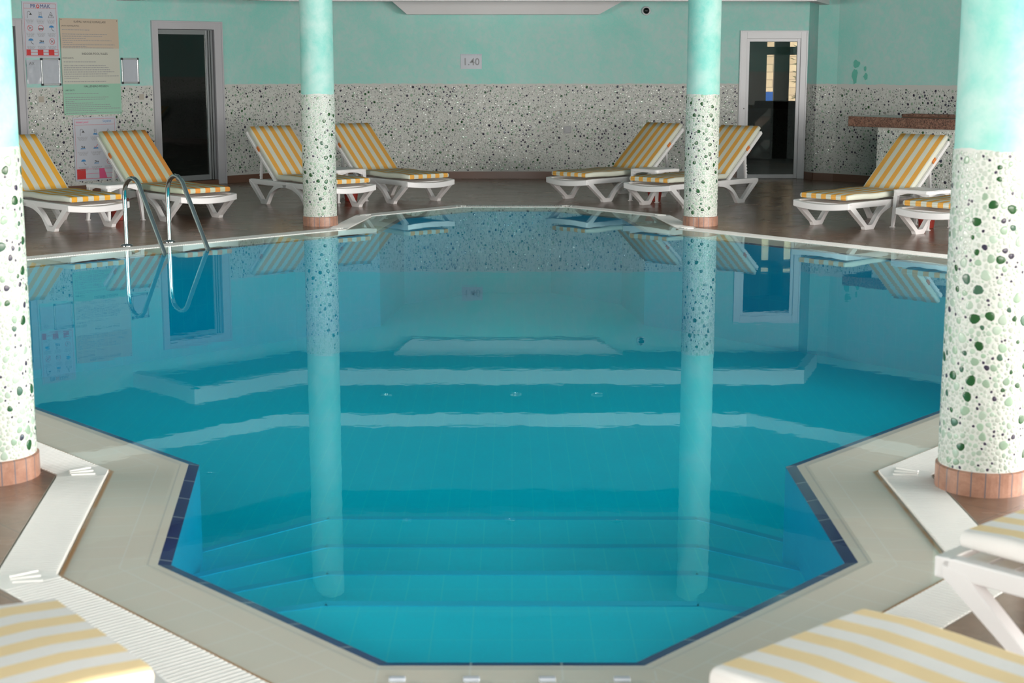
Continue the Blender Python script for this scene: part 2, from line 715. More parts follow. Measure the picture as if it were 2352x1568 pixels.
def pebble_geo(P_, nseg, seed, tilt, hts=(-0.1, 0.55, 0.9)):
    """arrays of vertices (u, out, z), faces, colours"""
    r_ = np.random.RandomState(seed)
    n = len(P_)
    th = np.arange(nseg) * 2 * PI / nseg
    a, b2 = r_.rand(n, 1) * 6.28, r_.rand(n, 1) * 6.28
    shape = 1 + 0.09 * np.cos(2 * th + a) + 0.08 * np.cos(3 * th + b2)
    r = P_[:, 2:3]
    h = r * 0.15 + 0.0006 if nseg < 8 else r * 0.05 + 0.0008
    rings = []
    tx, tz = (r_.rand(n, 1) - 0.5) * tilt, (r_.rand(n, 1) - 0.5) * tilt
    for k, hh in zip((1.02, 0.93, 0.66), hts):
        U = r * shape * k * np.cos(th)
        Z = r * shape * k * np.sin(th)
        O = h * hh + (U * tx + Z * tz if hh > 0 else 0 * U)
        rings.append(np.stack([P_[:, 0:1] + U, O, P_[:, 1:2] + Z], -1))
    cen = np.stack([P_[:, 0:1], h, P_[:, 1:2]], -1)
    V = np.concatenate(rings + [cen], 1)               # n, 3*nseg+1, 3
    m = 3 * nseg + 1
    F = []
    for k in range(nseg):
        k2 = (k + 1) % nseg
        F.append((k, k2, k2 + nseg, k + nseg))
        F.append((k + nseg, k2 + nseg, k2 + 2 * nseg, k + 2 * nseg))
    T = [(k + 2 * nseg, (k + 1) % nseg + 2 * nseg, 3 * nseg) for k in range(nseg)]
    return V, m, F, T, P_[:, 3:6]


def pebble_mesh(name, geos, maps, parent):
    """geos: list of (V,m,F,T,C); maps: function (u,out,z)->xyz arrays"""
    VV, CC, idx, tot = [], [], [], []
    base = 0
    for (V, m, F, T, C), fn in zip(geos, maps):
        n = len(V)
        X = fn(V.reshape(-1, 3))
        VV.append(X)
        CC.append(np.repeat(np.concatenate([C, np.ones((n, 1))], 1), m, 0))
        off = (base + np.arange(n) * m)[:, None, None]
        q = np.array(F)[None] + off
        t = np.array(T)[None] + off
        idx.append((q.reshape(-1), t.reshape(-1), n * len(F), n * len(T)))
        base += n * m
    VV = np.concatenate(VV).astype('f')
    CC = np.concatenate(CC).astype('f')
    loops = np.concatenate([np.concatenate([a, b2]) for a, b2, _, _ in idx])
    tots = np.concatenate([np.concatenate([np.full(c, 4), np.full(d, 3)]) for _, _, c, d in idx])
    starts = np.concatenate([[0], np.cumsum(tots)[:-1]])
    satin = name.startswith('COLUMN')
    name = name.replace('COLUMN', '')
    me = bpy.data.meshes.new(name)
    me.vertices.add(len(VV))
    me.vertices.foreach_set('co', VV.ravel())
    me.loops.add(len(loops))
    me.loops.foreach_set('vertex_index', loops.astype('i'))
    me.polygons.add(len(tots))
    me.polygons.foreach_set('loop_start', starts.astype('i'))
    me.update(calc_edges=True)
    ca = me.color_attributes.new('Col', 'FLOAT_COLOR', 'POINT')
    ca.data.foreach_set('color', CC.ravel())
    me.materials.append(M['pebble_satin' if satin else 'pebble'])
    me.shade_smooth()
    o = bpy.data.objects.new(name, me)
    COL.objects.link(o)
    o.parent = parent
    return o


# ------------------------------------------------------------------ pool outline
POOL = [(-.36, 3.99), (.36, 3.99), (1.133, 4.87), (1.153, 6.101), (4.6, 10.04), (4.6, 11.15), (1.32, 14.87), (1.19, 16.17),
        (.45, 17.02), (-.41, 17.02), (-1.17, 16.17), (-1.31, 14.81), (-4.6, 11.60), (-4.6, 9.71), (-1.316, 6.129), (-1.154, 4.848)]


def offset(poly, d):
    n = len(poly)
    out = []
    for i in range(n):
        p0, p1, p2 = Vector(poly[i - 1]), Vector(poly[i]), Vector(poly[(i + 1) % n])
        e1, e2 = (p1 - p0).normalized(), (p2 - p1).normalized()
        n1, n2 = Vector((e1.y, -e1.x)), Vector((e2.y, -e2.x))
        m = (n1 + n2).normalized()
        out.append(tuple(p1 + m * (d / m.dot(n1))))
    return out


def ring(mb, d0, d1, z0, z1):
    A, B = offset(POOL, d0), offset(POOL, d1)
    n = len(A)
    for i in range(n):
        j = (i + 1) % n
        a, b = Vector(POOL[i]), Vector(POOL[j])
        e = (b - a).normalized()
        q = [A[i], B[i], B[j], A[j]]
        uv = [((Vector(p) - a).dot(e), dd) for p, dd in zip(q, (d0, d1, d1, d0))]
        mb.face([(q[0][0], q[0][1], z0), (q[1][0], q[1][1], z1), (q[2][0], q[2][1], z1), (q[3][0], q[3][1], z0)], uv)


def ring_wall(mb, d, z0, z1):
    A = offset(POOL, d)
    n = len(A)
    for i in range(n):
        j = (i + 1) % n
        L = (Vector(A[j]) - Vector(A[i])).length
        mb.face([(*A[i], z0), (*A[j], z0), (*A[j], z1), (*A[i], z1)], [(0, z0), (L, z0), (L, z1), (0, z1)])


# coping, rim tile
mb = MB()
ring(mb, 0.0, 0.045, -0.014, -0.008)
ring(mb, 0.045, 0.30, -0.008, -0.010)
ring_wall(mb, 0.30, -0.15, -0.010)
struct(mb.build('trim_1', M['coping'], smooth='keep'), 'cream tiled coping around the pool edge', 'pool coping')
mb = MB()
ring(mb, -0.042, 0.0, -0.022, -0.014)
rim = struct(mb.build('trim_2', M['blue_tile'], smooth='keep'), 'dark cobalt blue tile line around the water edge', 'tile trim')
# basin
ZF = -0.92
mb = MB()
ring_wall(mb, -0.042, ZF, -0.022)
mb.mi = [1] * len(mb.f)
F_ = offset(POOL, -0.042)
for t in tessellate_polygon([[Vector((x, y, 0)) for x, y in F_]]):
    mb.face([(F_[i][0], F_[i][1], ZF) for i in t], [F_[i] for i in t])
basin = struct(mb.build('pool_basin', [M['pool_tile'], M['shaded_wall_tile']], smooth='keep'), 'turquoise tiled basin under the pool water', 'pool')
# entry steps in the near bay
NOS = [(-.12, 4.79, .60, 4.45), (-.22, 5.39, .67, 4.92), (-.32, 6.02, .75, 5.47), (-.42, 6.74, .83, 6.15)]
prev = 3.9
for k, (z, Y, xc, Ye) in enumerate(NOS):
    mb = MB()
    xo = 1.42
    poly = [(-xo, 3.7), (xo, 3.7), (xo, Ye), (xc, Y), (-xc, Y), (-xo, Ye)]
    # tread follows the bay walls: cut the polygon by the inner bay outline
    tri = tessellate_polygon([[Vector((x, y, 0)) for x, y in poly]])
    for t in tri:
        mb.face([(poly[i][0], poly[i][1], z) for i in t], [poly[i] for i in t])
    for a, b in zip(poly[2:5], poly[3:6]):
        mb.face([(*a, ZF), (*b, ZF), (*b, z), (*a, z)], [(0, 0), (1, 0), (1, 1), (0, 1)])
    o = mb.build('pool_step', M['pool_tile'], basin, smooth='keep')
    mb = MB()
    for a, b in zip(poly[2:5], poly[3:6]):
        mb.bar((a[0], a[1] - .02, z - .008), (b[0], b[1] - .02, z - .008), 0.045, 0.02)
    mb.build('step_nosing', M['nosing'], basin)

# water: a closed body, its film spreading over the coping up to the grating
mb = MB()
Wo, Wi = offset(POOL, 0.298), offset(POOL, -0.046)
ZW, ZL, ZBt = -0.004, -0.0075, ZF + 0.01
for t in tessellate_polygon([[Vector((x, y, 0)) for x, y in Wo]]):
    mb.face([(Wo[i][0], Wo[i][1], ZW) for i in t])
for t in tessellate_polygon([[Vector((x, y, 0)) for x, y in Wi]]):
    mb.face([(Wi[i][0], Wi[i][1], ZBt) for i in reversed(t)])
for i in range(len(Wo)):
    j = (i + 1) % len(Wo)
    mb.face([(*Wo[i], ZL), (*Wo[j], ZL), (*Wo[j], ZW), (*Wo[i], ZW)])
    mb.face([(*Wi[i], ZL), (*Wi[j], ZL), (*Wo[j], ZL), (*Wo[i], ZL)])
    mb.face([(*Wi[i], ZBt), (*Wi[j], ZBt), (*Wi[j], ZL), (*Wi[i], ZL)])
import bmesh
water = tag(mb.build('pool_water', M['water']), 'still blue water filling the star shaped pool', 'water', kind='stuff')
bm_ = bmesh.new()
bm_.from_mesh(water.data)
bmesh.ops.remove_doubles(bm_, verts=bm_.verts, dist=1e-6)
bmesh.ops.recalc_face_normals(bm_, faces=bm_.faces)
bm_.to_mesh(water.data)
bm_.free()

# gutter channel and grating
mb = MB()
ring(mb, 0.30, 0.50, -0.10, -0.10)
ring_wall(mb, 0.50, -0.15, 0.0)
struct(mb.build('trim_3', M['gutter'], smooth='keep'), 'gutter channel beneath the white overflow grating', 'gutter')
grat = thing('overflow_grating', 'white slatted overflow grating zigzagging around the pool', 'drain grating', (0, 0, 0))
A, B = offset(POOL, 0.306), offset(POOL, 0.494)
n = len(A)
ends = []
for i in range(n):
    j = (i + 1) % n
    a = Vector(POOL[i])
    e = (Vector(POOL[j]) - a).normalized()
    nn = Vector((e.y, -e.x))
    s0 = max((Vector(A[i]) - a).dot(e), (Vector(B[i]) - a).dot(e)) + 0.03
    s1 = min((Vector(A[j]) - a).dot(e), (Vector(B[j]) - a).dot(e)) - 0.03
    ends.append((a, e, nn, s0, s1))
    mb = MB()

    def PT(s, d, z, a=a, e=e, nn=nn):
        q = a + e * s + nn * d
        return (q.x, q.y, z)
    for d in (0.310, 0.400, 0.490):
        mb.bar(PT(s0, d, -0.014), PT(s1, d, -0.014), 0.008 if d != 0.4 else 0.006, 0.024)
    k = max(1, int((s1 - s0) / 0.022))
    for q in range(k + 1):
        s = s0 + (s1 - s0) * q / k
        mb.bar(PT(s, 0.308, -0.006), PT(s, 0.492, -0.006), 0.0145, 0.014)
    mb.build('grating_run', M['grate'], grat)
for i in range(n):
    a, e, nn, s0, s1 = ends[i - 1]
    a2, e2, nn2, t0, t1 = ends[i]
    ip, op = a + e * s1 + nn * .306, a + e * s1 + nn * .494
    inx, onx = a2 + e2 * t0 + nn2 * .306, a2 + e2 * t0 + nn2 * .494
    poly = []
    for q in (ip, Vector(A[i]), inx, onx, Vector(B[i]), op):
        if not poly or (Vector(poly[-1]) - q).length > 1e-3:
            poly.append((q.x, q.y))
    area = sum(poly[k][0] * poly[(k + 1) % len(poly)][1] - poly[(k + 1) % len(poly)][0] * poly[k][1] for k in range(len(poly)))
    if area < 0:
        poly.reverse()
    mb = MB()
    mb.prism(poly, -0.02, 0.0005)
    c = (Vector(A[i]) + Vector(B[i])) / 2
    c = (c + sum((Vector(p) for p in poly), Vector((0, 0))) / len(poly)) / 2
    m0 = (e - e2)
    ax = ((e + e2) / 2).normalized()
    for k in (-1, 0, 1):
        dr = (Matrix.Rotation(math.radians(-16 * k), 2) @ (nn + nn2).normalized())
        c0 = c + ax * (0.040 * k)
        mb.bar((*(c0 - dr * .045), 0.003), (*(c0 + dr * .045), 0.003), 0.011, 0.007)
    mb.build('corner_plate', M['grate'], grat)

# ------------------------------------------------------------------ room shell
K = (-3.035, 21.532)
dA = (-.6797, -.7335)


def wA(s):
    return (K[0] + dA[0] * s, K[1] + dA[1] * s)


C1, C2, C3 = (4.04, 21.532), (4.121, 21.30), (4.363, 21.135)
dR = (.6925, -.7214)


def wR(s):
    return (C3[0] + dR[0] * s, C3[1] + dR[1] * s)


sAend = (K[0] - XL) / .6797
sRend = (XR - C3[0]) / .6925
PL, PR = wA(sAend), wR(sRend)
room = [(XL, YB), (XR, YB), (XR, PR[1]), C3, C2, C1, K, (XL, PL[1])]

# floor with the pool cut out
hole = offset(POOL, 0.50)
lp = [[Vector((x, y, 0)) for x, y in room], [Vector((x, y, 0)) for x, y in reversed(hole)]]
allp = room + list(reversed(hole))
mb = MB()
for t in tessellate_polygon(lp):
    mb.face([(*allp[i], 0.0) for i in t])
fl = mb.build('floor', M['floor'])
me = fl.data
if me.polygons[0].normal.z < 0:
    me.flip_normals()
struct(fl)


def wall_seg(mb, p0, p1, z1, holes=(), th=0.15, z0=0.0, mi=0):
    """wall box from p0 to p1, room on the left of p0->p1; holes = (s0,s1,za,zb)"""
    p0, p1 = Vector(p0), Vector(p1)
    L = (p1 - p0).length
    e = (p1 - p0) / L
    nn = Vector((e.y, -e.x))

    def T(p):
        q = p0 + e * p[0] + nn * p[1]
        return (q.x, q.y, p[2])
    s = 0
    for h in sorted(holes):
        if h[0] > s:
            mb.box(s, h[0], 0, th, z0, z1, T, mi)
        if h[2] > z0:
            mb.box(h[0], h[1], 0, th, z0, h[2], T, mi)
        if h[3] < z1:
            mb.box(h[0], h[1], 0, th, h[3], z1, T, mi)
        s = h[1]
    if s < L:
        mb.box(s, L, 0, th, z0, z1, T, mi)
    return T, L


ZT = 2.75
# door holes
D1 = (1.256, 2.125, 0.0, 2.0)        # along wall A from K
D3 = (4.10, 5.05, 0.0, 2.0)
D2x = (3.20, 3.935)
mb = MB()
wall_seg(mb, C1, K, ZT, [(C1[0] - D2x[1], C1[0] - D2x[0], 0, 1.90)])
wb = struct(mb.build('wall_back', M['wall']))
mb = MB()
wall_seg(mb, K, PL, ZT, [D1, D3])
wl = struct(mb.build('wall_back_left', M['wall']))
mb = MB()
wall_seg(mb, PR, C3, ZT)
wr = struct(mb.build('wall_back_right', M['wall']))
mb = MB()
wall_seg(mb, C3, C2, ZT, th=0.1)
wall_seg(mb, C2, C1, ZT, th=0.1)
wc = struct(mb.build('wall_corner', M['wall']))
mb = MB()
wall_seg(mb, (XL, PL[1]), (XL, YB), ZT, [(7.6, 12.6, .35, 2.35)])
struct(mb.build('wall_left', M['wall']))
mb = MB()
wall_seg(mb, (XR, YB), (XR, PR[1]), ZT, [(3.2, 14.6, .25, 2.45)])
struct(mb.build('wall_right', M['wall']))
mb = MB()
wall_seg(mb, (XL, YB), (XR, YB), ZT, [(7.8, 14.2, .2, 2.5)])
struct(mb.build('wall_front', M['wall']))
# window frames in the daylight openings (behind and beside the viewer)
mb = MB()
for k in range(7):
    x = .2 + 6.4 * k / 6
    mb.box(x - .04, x + .04, YB - .10, YB - .04, .2, 2.5)
mb.box(.2, 6.6, YB - .10, YB - .04, .2, .27)
mb.box(.2, 6.6, YB - .10, YB - .04, 2.43, 2.5)
struct(mb.build('window_1', M['white_frame']))
mb = MB()
for k in range(7):
    y = 0.0 + 11.4 * k / 6
    mb.box(XR + .04, XR + .1, y - .04, y + .04, .25, 2.45)
struct(mb.build('window_2', M['white_frame']))
mb = MB()
for k in range(5):
    y = 4.0 + 5 * k / 4
    mb.box(XL - .1, XL - .04, y - .04, y + .04, .35, 2.35)
struct(mb.build('window_3', M['white_frame']))

# tray ceiling: low soffit at the back wall, wider soffit, then a sloped roof over the pool
P1 = [(-4.90, 19.58), (-4.56, 19.30), (-3.88, 18.56), (-2.77, 19.75), (3.79, 19.75), (4.19, 20.95)]
Q2 = [(-2.74, 18.05), (-5.60, 15.20), (-5.60, 5.0), (-2.74, 2.0), (2.8, 2.0), (5.6, 5.0), (5.6, 15.3), (2.8, 18.08)]


def tess_prism(mb, loops, z0, z1):
    pts = [p for l in loops for p in l]
    for t in tessellate_polygon([[Vector((x, y, 0)) for x, y in l] for l in loops]):
        mb.face([(*pts[i], z0) for i in t])
        mb.face([(*pts[i], z1) for i in reversed(t)])


def inset_at(poly, d):
    keep = list(poly)
    n = len(keep)
    out = []
    for i in range(n):
        p0, p1, p2 = Vector(keep[i - 1]), Vector(keep[i]), Vector(keep[(i + 1) % n])
        e1, e2 = (p1 - p0).normalized(), (p2 - p1).normalized()
        n1, n2 = Vector((-e1.y, e1.x)), Vector((-e2.y, e2.x))
        m = (n1 + n2).normalized()
        out.append(tuple(p1 + m * (d / m.dot(n1))))
    return out


mb = MB()
tess_prism(mb, [P1 + [(4.13, 21.62), (-3.1, 21.62)]], 2.43, 2.60)
tess_prism(mb, [[(XL - .1, YB - .1), (XR + .1, YB - .1), (XR + .1, 21.9), (XL - .1, 21.9)], Q2], 2.53, 2.75)
Q3 = inset_at(Q2, 3.0)
for i in range(len(Q2)):
    j = (i + 1) % len(Q2)
    a, b, c, d = Q2[i], Q2[j], Q3[j], Q3[i]
    mb.face([(*a, 2.68), (*b, 2.68), (*c, 3.95), (*d, 3.95)])
    mb.face([(*a, 2.90), (*b, 2.90), (*c, 4.1), (*d, 4.1)])
tess_prism(mb, [Q3], 3.95, 4.1)
struct(mb.build('ceiling', M['ceiling'], smooth='keep'))
mb = MB()
for a, b in zip(Q2, Q2[1:] + Q2[:1]):
    a, b = Vector(a), Vector(b)
    e = (b - a).normalized()
    nn = Vector((-e.y, e.x)) * -.03
    mb.prism([tuple(a + nn), tuple(b + nn), tuple(b), tuple(a)], 2.528, 2.69)
struct(mb.build('trim_7', M['beam'], smooth='keep'), 'white fascia around the roof opening above the pool', 'ceiling trim')
mb = MB()
Qa, Qb = inset_at(Q2, 1.20), inset_at(Q2, 1.48)
za, zb = 2.68 + 1.27 / 3 * 1.20, 2.68 + 1.27 / 3 * 1.48
for i in range(len(Qa)):
    j = (i + 1) % len(Qa)
    a, b, c, d = Qa[i], Qa[j], Qb[j], Qb[i]
    mb.raw([(*a, za), (*b, za), (*c, zb), (*d, zb), (*a, za - .05), (*b, za - .05), (*c, zb - .05), (*d, zb - .05)],
           [(0, 1, 2, 3), (4, 7, 6, 5), (0, 4, 5, 1), (2, 6, 7, 3)])
struct(mb.build('trim_6', P('dark_blue_beam_paint', (0.004, 0.03, 0.06), 0.7), smooth='keep'), 'dark ring purlin of the sloped roof mirrored in the pool', 'ceiling trim')
# low beam under the outer tray
mb = MB()
for a, b in zip(P1[:-1], P1[1:]):
    a, b = Vector(a), Vector(b)
    e = (b - a).normalized()
    nn = Vector((-e.y, e.x))
    a2, b2 = a - e * .0, b + e * .0
    mb.prism([tuple(a2), tuple(b2), tuple(b2 + nn * .12), tuple(a2 + nn * .12)], 2.33, 2.528)
struct(mb.build('trim_4', M['beam']), 'low white beam running below the ceiling by the back wall', 'beam')
mb = MB()
mb.extrude_xz([(-1.66, 2.43), (-1.41, 2.215), (1.17, 2.215), (1.56, 2.43)], 21.30, 21.52)
struct(mb.build('trim_5', M['beam']), 'white bulkhead with slanted ends above the depth sign', 'bulkhead')

# pebble cladding on walls
geo_w = [pebble_geo(pebble_patch(PW, PH, 11 + k, SPEC_WALL), 6, 5 + k, 0.28, (-0.1, 0.75, 0.97)) for k in range(3)]


def clad(name, parent, p0, p1, spans, zbase=0.095, maxz=None, nml=None):
    """pebbles on the plane through p0->p1 (room on the left); spans = (s0,s1,z0,z1) kept"""
    p0, p1 = Vector(p0), Vector(p1)
    L = (p1 - p0).length
    e = (p1 - p0) / L
    nn = Vector((-e.y, e.x))
    geos, maps = [], []
    r_ = np.random.RandomState(int(L * 100) % 1000)
    rep = int(math.ceil(L / PW)) + 1
    for k in range(rep):
        V, m, F, T, C = geo_w[r_.randint(3)]
        cx = V[:, -1, 0] + k * PW - PW * .5
        cz = (V[:, -1, 2] + r_.rand() * PH) % PH
        V2 = V.copy()
        V2[:, :, 0] += k * PW - PW * .5
        V2[:, :, 2] += (cz - V[:, -1, 2])[:, None] + zbase
        cz = cz + zbase
        rad = (V[:, :6, 0].max(1) - V[:, :6, 0].min(1)) / 2
        keep = np.zeros(len(V), bool)
        for s0, s1, z0, z1 in spans:
            keep |= (cx - rad > s0) & (cx + rad < s1) & (cz - rad > z0) & (cz + rad < z1)
        if not keep.any():
            continue
        geos.append((V2[keep], m, F, T, C[keep]))

        def fn(A_, e=e, nn=nn, p0=p0):
            return np.stack([p0.x + e.x * A_[:, 0] + nn.x * A_[:, 1], p0.y + e.y * A_[:, 0] + nn.y * A_[:, 1], A_[:, 2]], 1)
        maps.append(fn)
    return pebble_mesh(name, geos, maps, parent)


ZB = 0.10
LA = sAend
clad('pebble_cladding', wb, C1, K, [(0.14 - .1, 4.04 - 4.035, 0, 0), (0.0, C1[0] - 4.035, ZB, ZC), (C1[0] - 3.10, C1[0] - .81, ZB, ZC),
     (C1[0] - .81, C1[0] - .71, ZB, .62), (C1[0] - .81, C1[0] - .71, .722, ZC), (C1[0] - .71, C1[0] - K[0], ZB, ZC)])
clad('pebble_cladding', wl, K, PL, [(0, 1.13, ZB, ZC), (2.225, 2.36, ZB, ZC), (2.36, 2.43, ZB, 1.12), (2.36, 2.43, 1.19, ZC), (2.43, 3.76, ZB, ZC), (3.76, 3.84, ZB, 1.11),
                                  (3.76, 3.84, 1.19, ZC), (3.84, 4.0, ZB, ZC), (5.2, LA, ZB, ZC)])
clad('pebble_cladding', wr, PR, C3, [(0, sRend, ZB, ZC - .03)])
clad('pebble_cladding', wc, C2, C1, [(0, .3, ZB, ZC)])
clad('pebble_cladding', wc, C3, C2, [(0, .35, ZB, ZC)])


# baseboards
def skirting(name, p0, p1, spans):
    mb = MB()
    p0, p1 = Vector(p0), Vector(p1)
    L = (p1 - p0).length
    e = (p1 - p0) / L
    nn = Vector((-e.y, e.x))
    for s0, s1 in spans:
        a, b = p0 + e * s0 + nn * .008, p0 + e * min(s1, L) + nn * .008
        mb.bar((a.x, a.y, .049), (b.x, b.y, .049), .016, .098)
    return struct(mb.build(name, M['baseboard']))


skirting('baseboard_back', C1, K, [(C1[0] - 3.10, 99)])
skirting('baseboard_left', K, PL, [(0, 1.12), (2.23, 4.0), (5.15, 99)])
skirting('baseboard_right', PR, C3, [(0, 99)])
skirting('baseboard_corner', C2, C1, [(0, 99)])
skirting('baseboard_pier', C3, C2, [(0, 99)])


# ------------------------------------------------------------------ local frames on walls
def wall_frame(origin, right, out):
    """map (x right, y up, z out) -> world"""
    r, o_ = Vector((*right, 0)), Vector((*out, 0))
    O = Vector((*origin, 0))
    return lambda p: tuple(O + r * p[0] + o_ * p[2] + Vector((0, 0, p[1])))


nA = (.7335, -.6797)
FA = wall_frame(K, (-dA[0], -dA[1]), nA)       # x = -s
FB = wall_frame((0, 21.532), (1, 0), (0, -1))  # x = X


def door(name, F, x0, x1, ztop, tx0, tx1, tz, frame_m, leaf, label):
    """x0..x1 opening; tx0..tx1,tz outer trim; leaf = (lx0,lx1,lz0,lz1,stile,mat,recess)"""
    mb = MB()
    for bx in ((tx0, x0, 0, tz), (x1, tx1, 0, tz), (x0, x1, ztop, tz)):
        mb.box(bx[0], bx[1], bx[2], bx[3], -.05, .022, F)
    for bx in ((tx0, tx0 + .02, 0, tz), (tx1 - .02, tx1, 0, tz), (tx0 + .02, tx1 - .02, tz - .02, tz)):
        mb.box(bx[0], bx[1], bx[2], bx[3], .0225, .034, F)
    # jamb lining
    mb.box(x0 - .02, x0, 0, ztop, -.16, .0, F)
    mb.box(x1, x1 + .02, 0, ztop, -.16, .0, F)
    mb.box(x0 - .02, x1 + .02, ztop, ztop + .02, -.16, .0, F)
    root = struct(mb.build(name, frame_m, bevel=.003), label, 'door')
    lx0, lx1, lz0, lz1, st, lm, rc = leaf
    mb = MB()
    mb.box(lx0, lx0 + st[0], lz0, lz1, -rc - .04, -rc, F)
    mb.box(lx1 - st[1], lx1, lz0, lz1, -rc - .04, -rc, F)
    mb.box(lx0 + st[0], lx1 - st[1], lz0, lz0 + st[2], -rc - .04, -rc, F)
    mb.box(lx0 + st[0], lx1 - st[1], lz1 - st[3], lz1, -rc - .04, -rc, F)
    lf = mb.build('door_leaf', lm, root, bevel=.003)
    mb = MB()
    mb.box(lx0 + st[0], lx1 - st[1], lz0 + st[2], lz1 - st[3], -rc - .024, -rc - .018, F)
    mb.build('glass_pane', M['pane'], lf)
    return root, lf


d2, lf2 = door('door_2', FB, 3.20, 3.935, 1.90, 3.105, 4.03, 2.008, M['white_frame'],
               (3.20, 3.935, .004, 1.90, (.04, .045, .055, .04), M['white_frame'], .004), 'white framed glass door beside the corner on the right')
mb = MB()
mb.box(3.17, 3.185, .95, .965, .02, .03, FB)
mb.build('lock', M['black'], lf2)
d1, lf1 = door('door_1', FA, -2.125, -1.256, 2.0, -2.222, -1.13, 2.103, M['grey_frame'],
               (-2.125, -1.256, .06, 1.995, (.012, .105, .07, .06), M['alu'], .03), 'tall dark glass door in pale frame left of the near aqua column')
mb = MB()
mb.box(-1.30, -1.292, .06, 1.99, -.03, -.024, FA)
mb.box(-1.335, -1.328, .06, 1.99, -.03, -.024, FA)
mb.build('edge_seal', M['black'], lf1)
mb = MB()
mb.box(-2.13, -1.25, 0, .055, -.10, .01, FA)
mb.build('threshold', M['baseboard'], d1)
d3, lf3 = door('door_3', FA, -5.05, -4.10, 2.0, -5.15, -4.0, 2.09, M['grey_frame'],
               (-5.05, -4.10, .03, 1.99, (.05, .02, .05, .05), M['alu'], .03), 'dark doorway in pale frame at the far left edge')

# dark rooms behind the doors
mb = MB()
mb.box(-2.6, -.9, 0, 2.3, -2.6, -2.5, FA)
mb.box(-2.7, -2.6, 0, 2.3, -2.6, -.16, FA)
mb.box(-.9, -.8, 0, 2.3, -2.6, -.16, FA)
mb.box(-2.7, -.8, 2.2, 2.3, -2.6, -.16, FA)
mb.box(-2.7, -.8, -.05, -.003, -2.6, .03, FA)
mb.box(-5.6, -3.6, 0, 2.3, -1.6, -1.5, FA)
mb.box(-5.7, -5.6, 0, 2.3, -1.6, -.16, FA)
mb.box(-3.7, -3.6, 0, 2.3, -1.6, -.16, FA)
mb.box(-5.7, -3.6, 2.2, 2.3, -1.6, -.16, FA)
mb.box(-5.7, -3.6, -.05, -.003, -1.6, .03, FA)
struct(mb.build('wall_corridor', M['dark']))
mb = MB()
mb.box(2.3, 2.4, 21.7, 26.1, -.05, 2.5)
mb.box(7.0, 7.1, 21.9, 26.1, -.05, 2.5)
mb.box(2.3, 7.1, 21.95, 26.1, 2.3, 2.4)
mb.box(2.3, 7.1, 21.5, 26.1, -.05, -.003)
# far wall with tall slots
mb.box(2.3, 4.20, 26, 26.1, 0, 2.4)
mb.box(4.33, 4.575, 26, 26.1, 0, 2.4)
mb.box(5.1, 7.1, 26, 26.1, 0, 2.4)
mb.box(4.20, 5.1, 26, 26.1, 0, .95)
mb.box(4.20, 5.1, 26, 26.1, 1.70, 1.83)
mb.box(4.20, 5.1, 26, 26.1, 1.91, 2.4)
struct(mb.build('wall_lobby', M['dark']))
mb = MB()
mb.box(1, 9, 29, 29.2, 0, 2.2)
mb.box(1, 9, 26.2, 29.2, 2.2, 2.3)  # unseen roof, added to cut the daylight on the stone wall
struct(mb.build('wall_garden_shade_roof', M['stone_out']))
mb = MB()
mb.box(1, 9, 26.1, 29.2, -.1, -.02)
struct(mb.build('floor_terrace', M['gutter']))
mb = MB()
mb.box(-.25, .25, -.2, .2, 0, 1.0)
mb.box(-.27, .27, -.22, .22, 1.0, 1.06)
mb.box(-.2, .2, -.205, -.2, .1, .9)
tag(mb.build('garden_bin', P('blue_plastic', (.02, .12, .5), .4), bevel=.01), 'blue box seen outside through the glass door', 'bin').location = (4.42, 28.0, 0)
pl = thing('garden_plant', 'dark leafy shrub seen through the right side of the glass door', 'plant', (4.98, 27.0, 0))
mb = MB()
mb.lathe([(.10, 0), (.14, .25), (.15, .27), (.13, .27), (.12, .22)], 16)
mb.build('pot', M['base_tile'], pl, smooth=True)
mb = MB()
mb.tube([(0, 0, .2), (.02, 0, .9), (-.02, 0, 1.4), (0, 0, 1.75)], [.03, .025, .018, .008], 8)
mb.build('stem', M['baseboard'], pl, smooth=True)
mb = MB()
for k in range(70):
    z = .8 + rnd.random() * 1.0
    a = rnd.random() * 6.28
    L = .08 + .12 * rnd.random()
    d = Vector((math.cos(a), math.sin(a), rnd.uniform(-.5, .6))).normalized()
    b0 = Vector((0, 0, z)) + d * rnd.random() * .12
    sd = d.cross(Vector((0, 0, 1))).normalized() * L * .22
    mb.raw([b0, b0 + d * L * .5 + sd, b0 + d * L, b0 + d * L * .5 - sd, b0 + d * L * .5 + Vector((0, 0, .012))],
           [(0, 1, 4), (1, 2, 4), (2, 3, 4), (3, 0, 4)])
mb.build('leaves', P('dark_leaf', (.03, .07, .02), .5), pl)

# ------------------------------------------------------------------ signs
def board(name, F, x0, x1, z0, z1, m, label, cat, th=.006, off=.012):
    mb = MB()
    mb.box(x0, x1, z0, z1, off - th, off, F)
    return tag(mb.build(name, m), label, cat)


def lettering(parent, F, items, m, out, name='lettering'):
    mb = MB()
    for s, x, z, size, bold in items:
        v, f = text_geo(s, size, bold)
        mb.raw([F((p[0] + x, p[1] + z, out)) for p in v], f)
    return mb.build(name, m, parent, smooth='keep')


def scribble(mb, F, x0, x1, z, h, out, seed=0):
    """one blurred line of print as word-long strokes"""
    r_ = random.Random(seed)
    x = x0
    while x < x1:
        w = min(r_.uniform(.010, .035), x1 - x)
        mb.face([F((x, z, out)), F((x + w, z, out)), F((x + w, z + h, out)), F((x, z + h, out))])
        x += w + .006


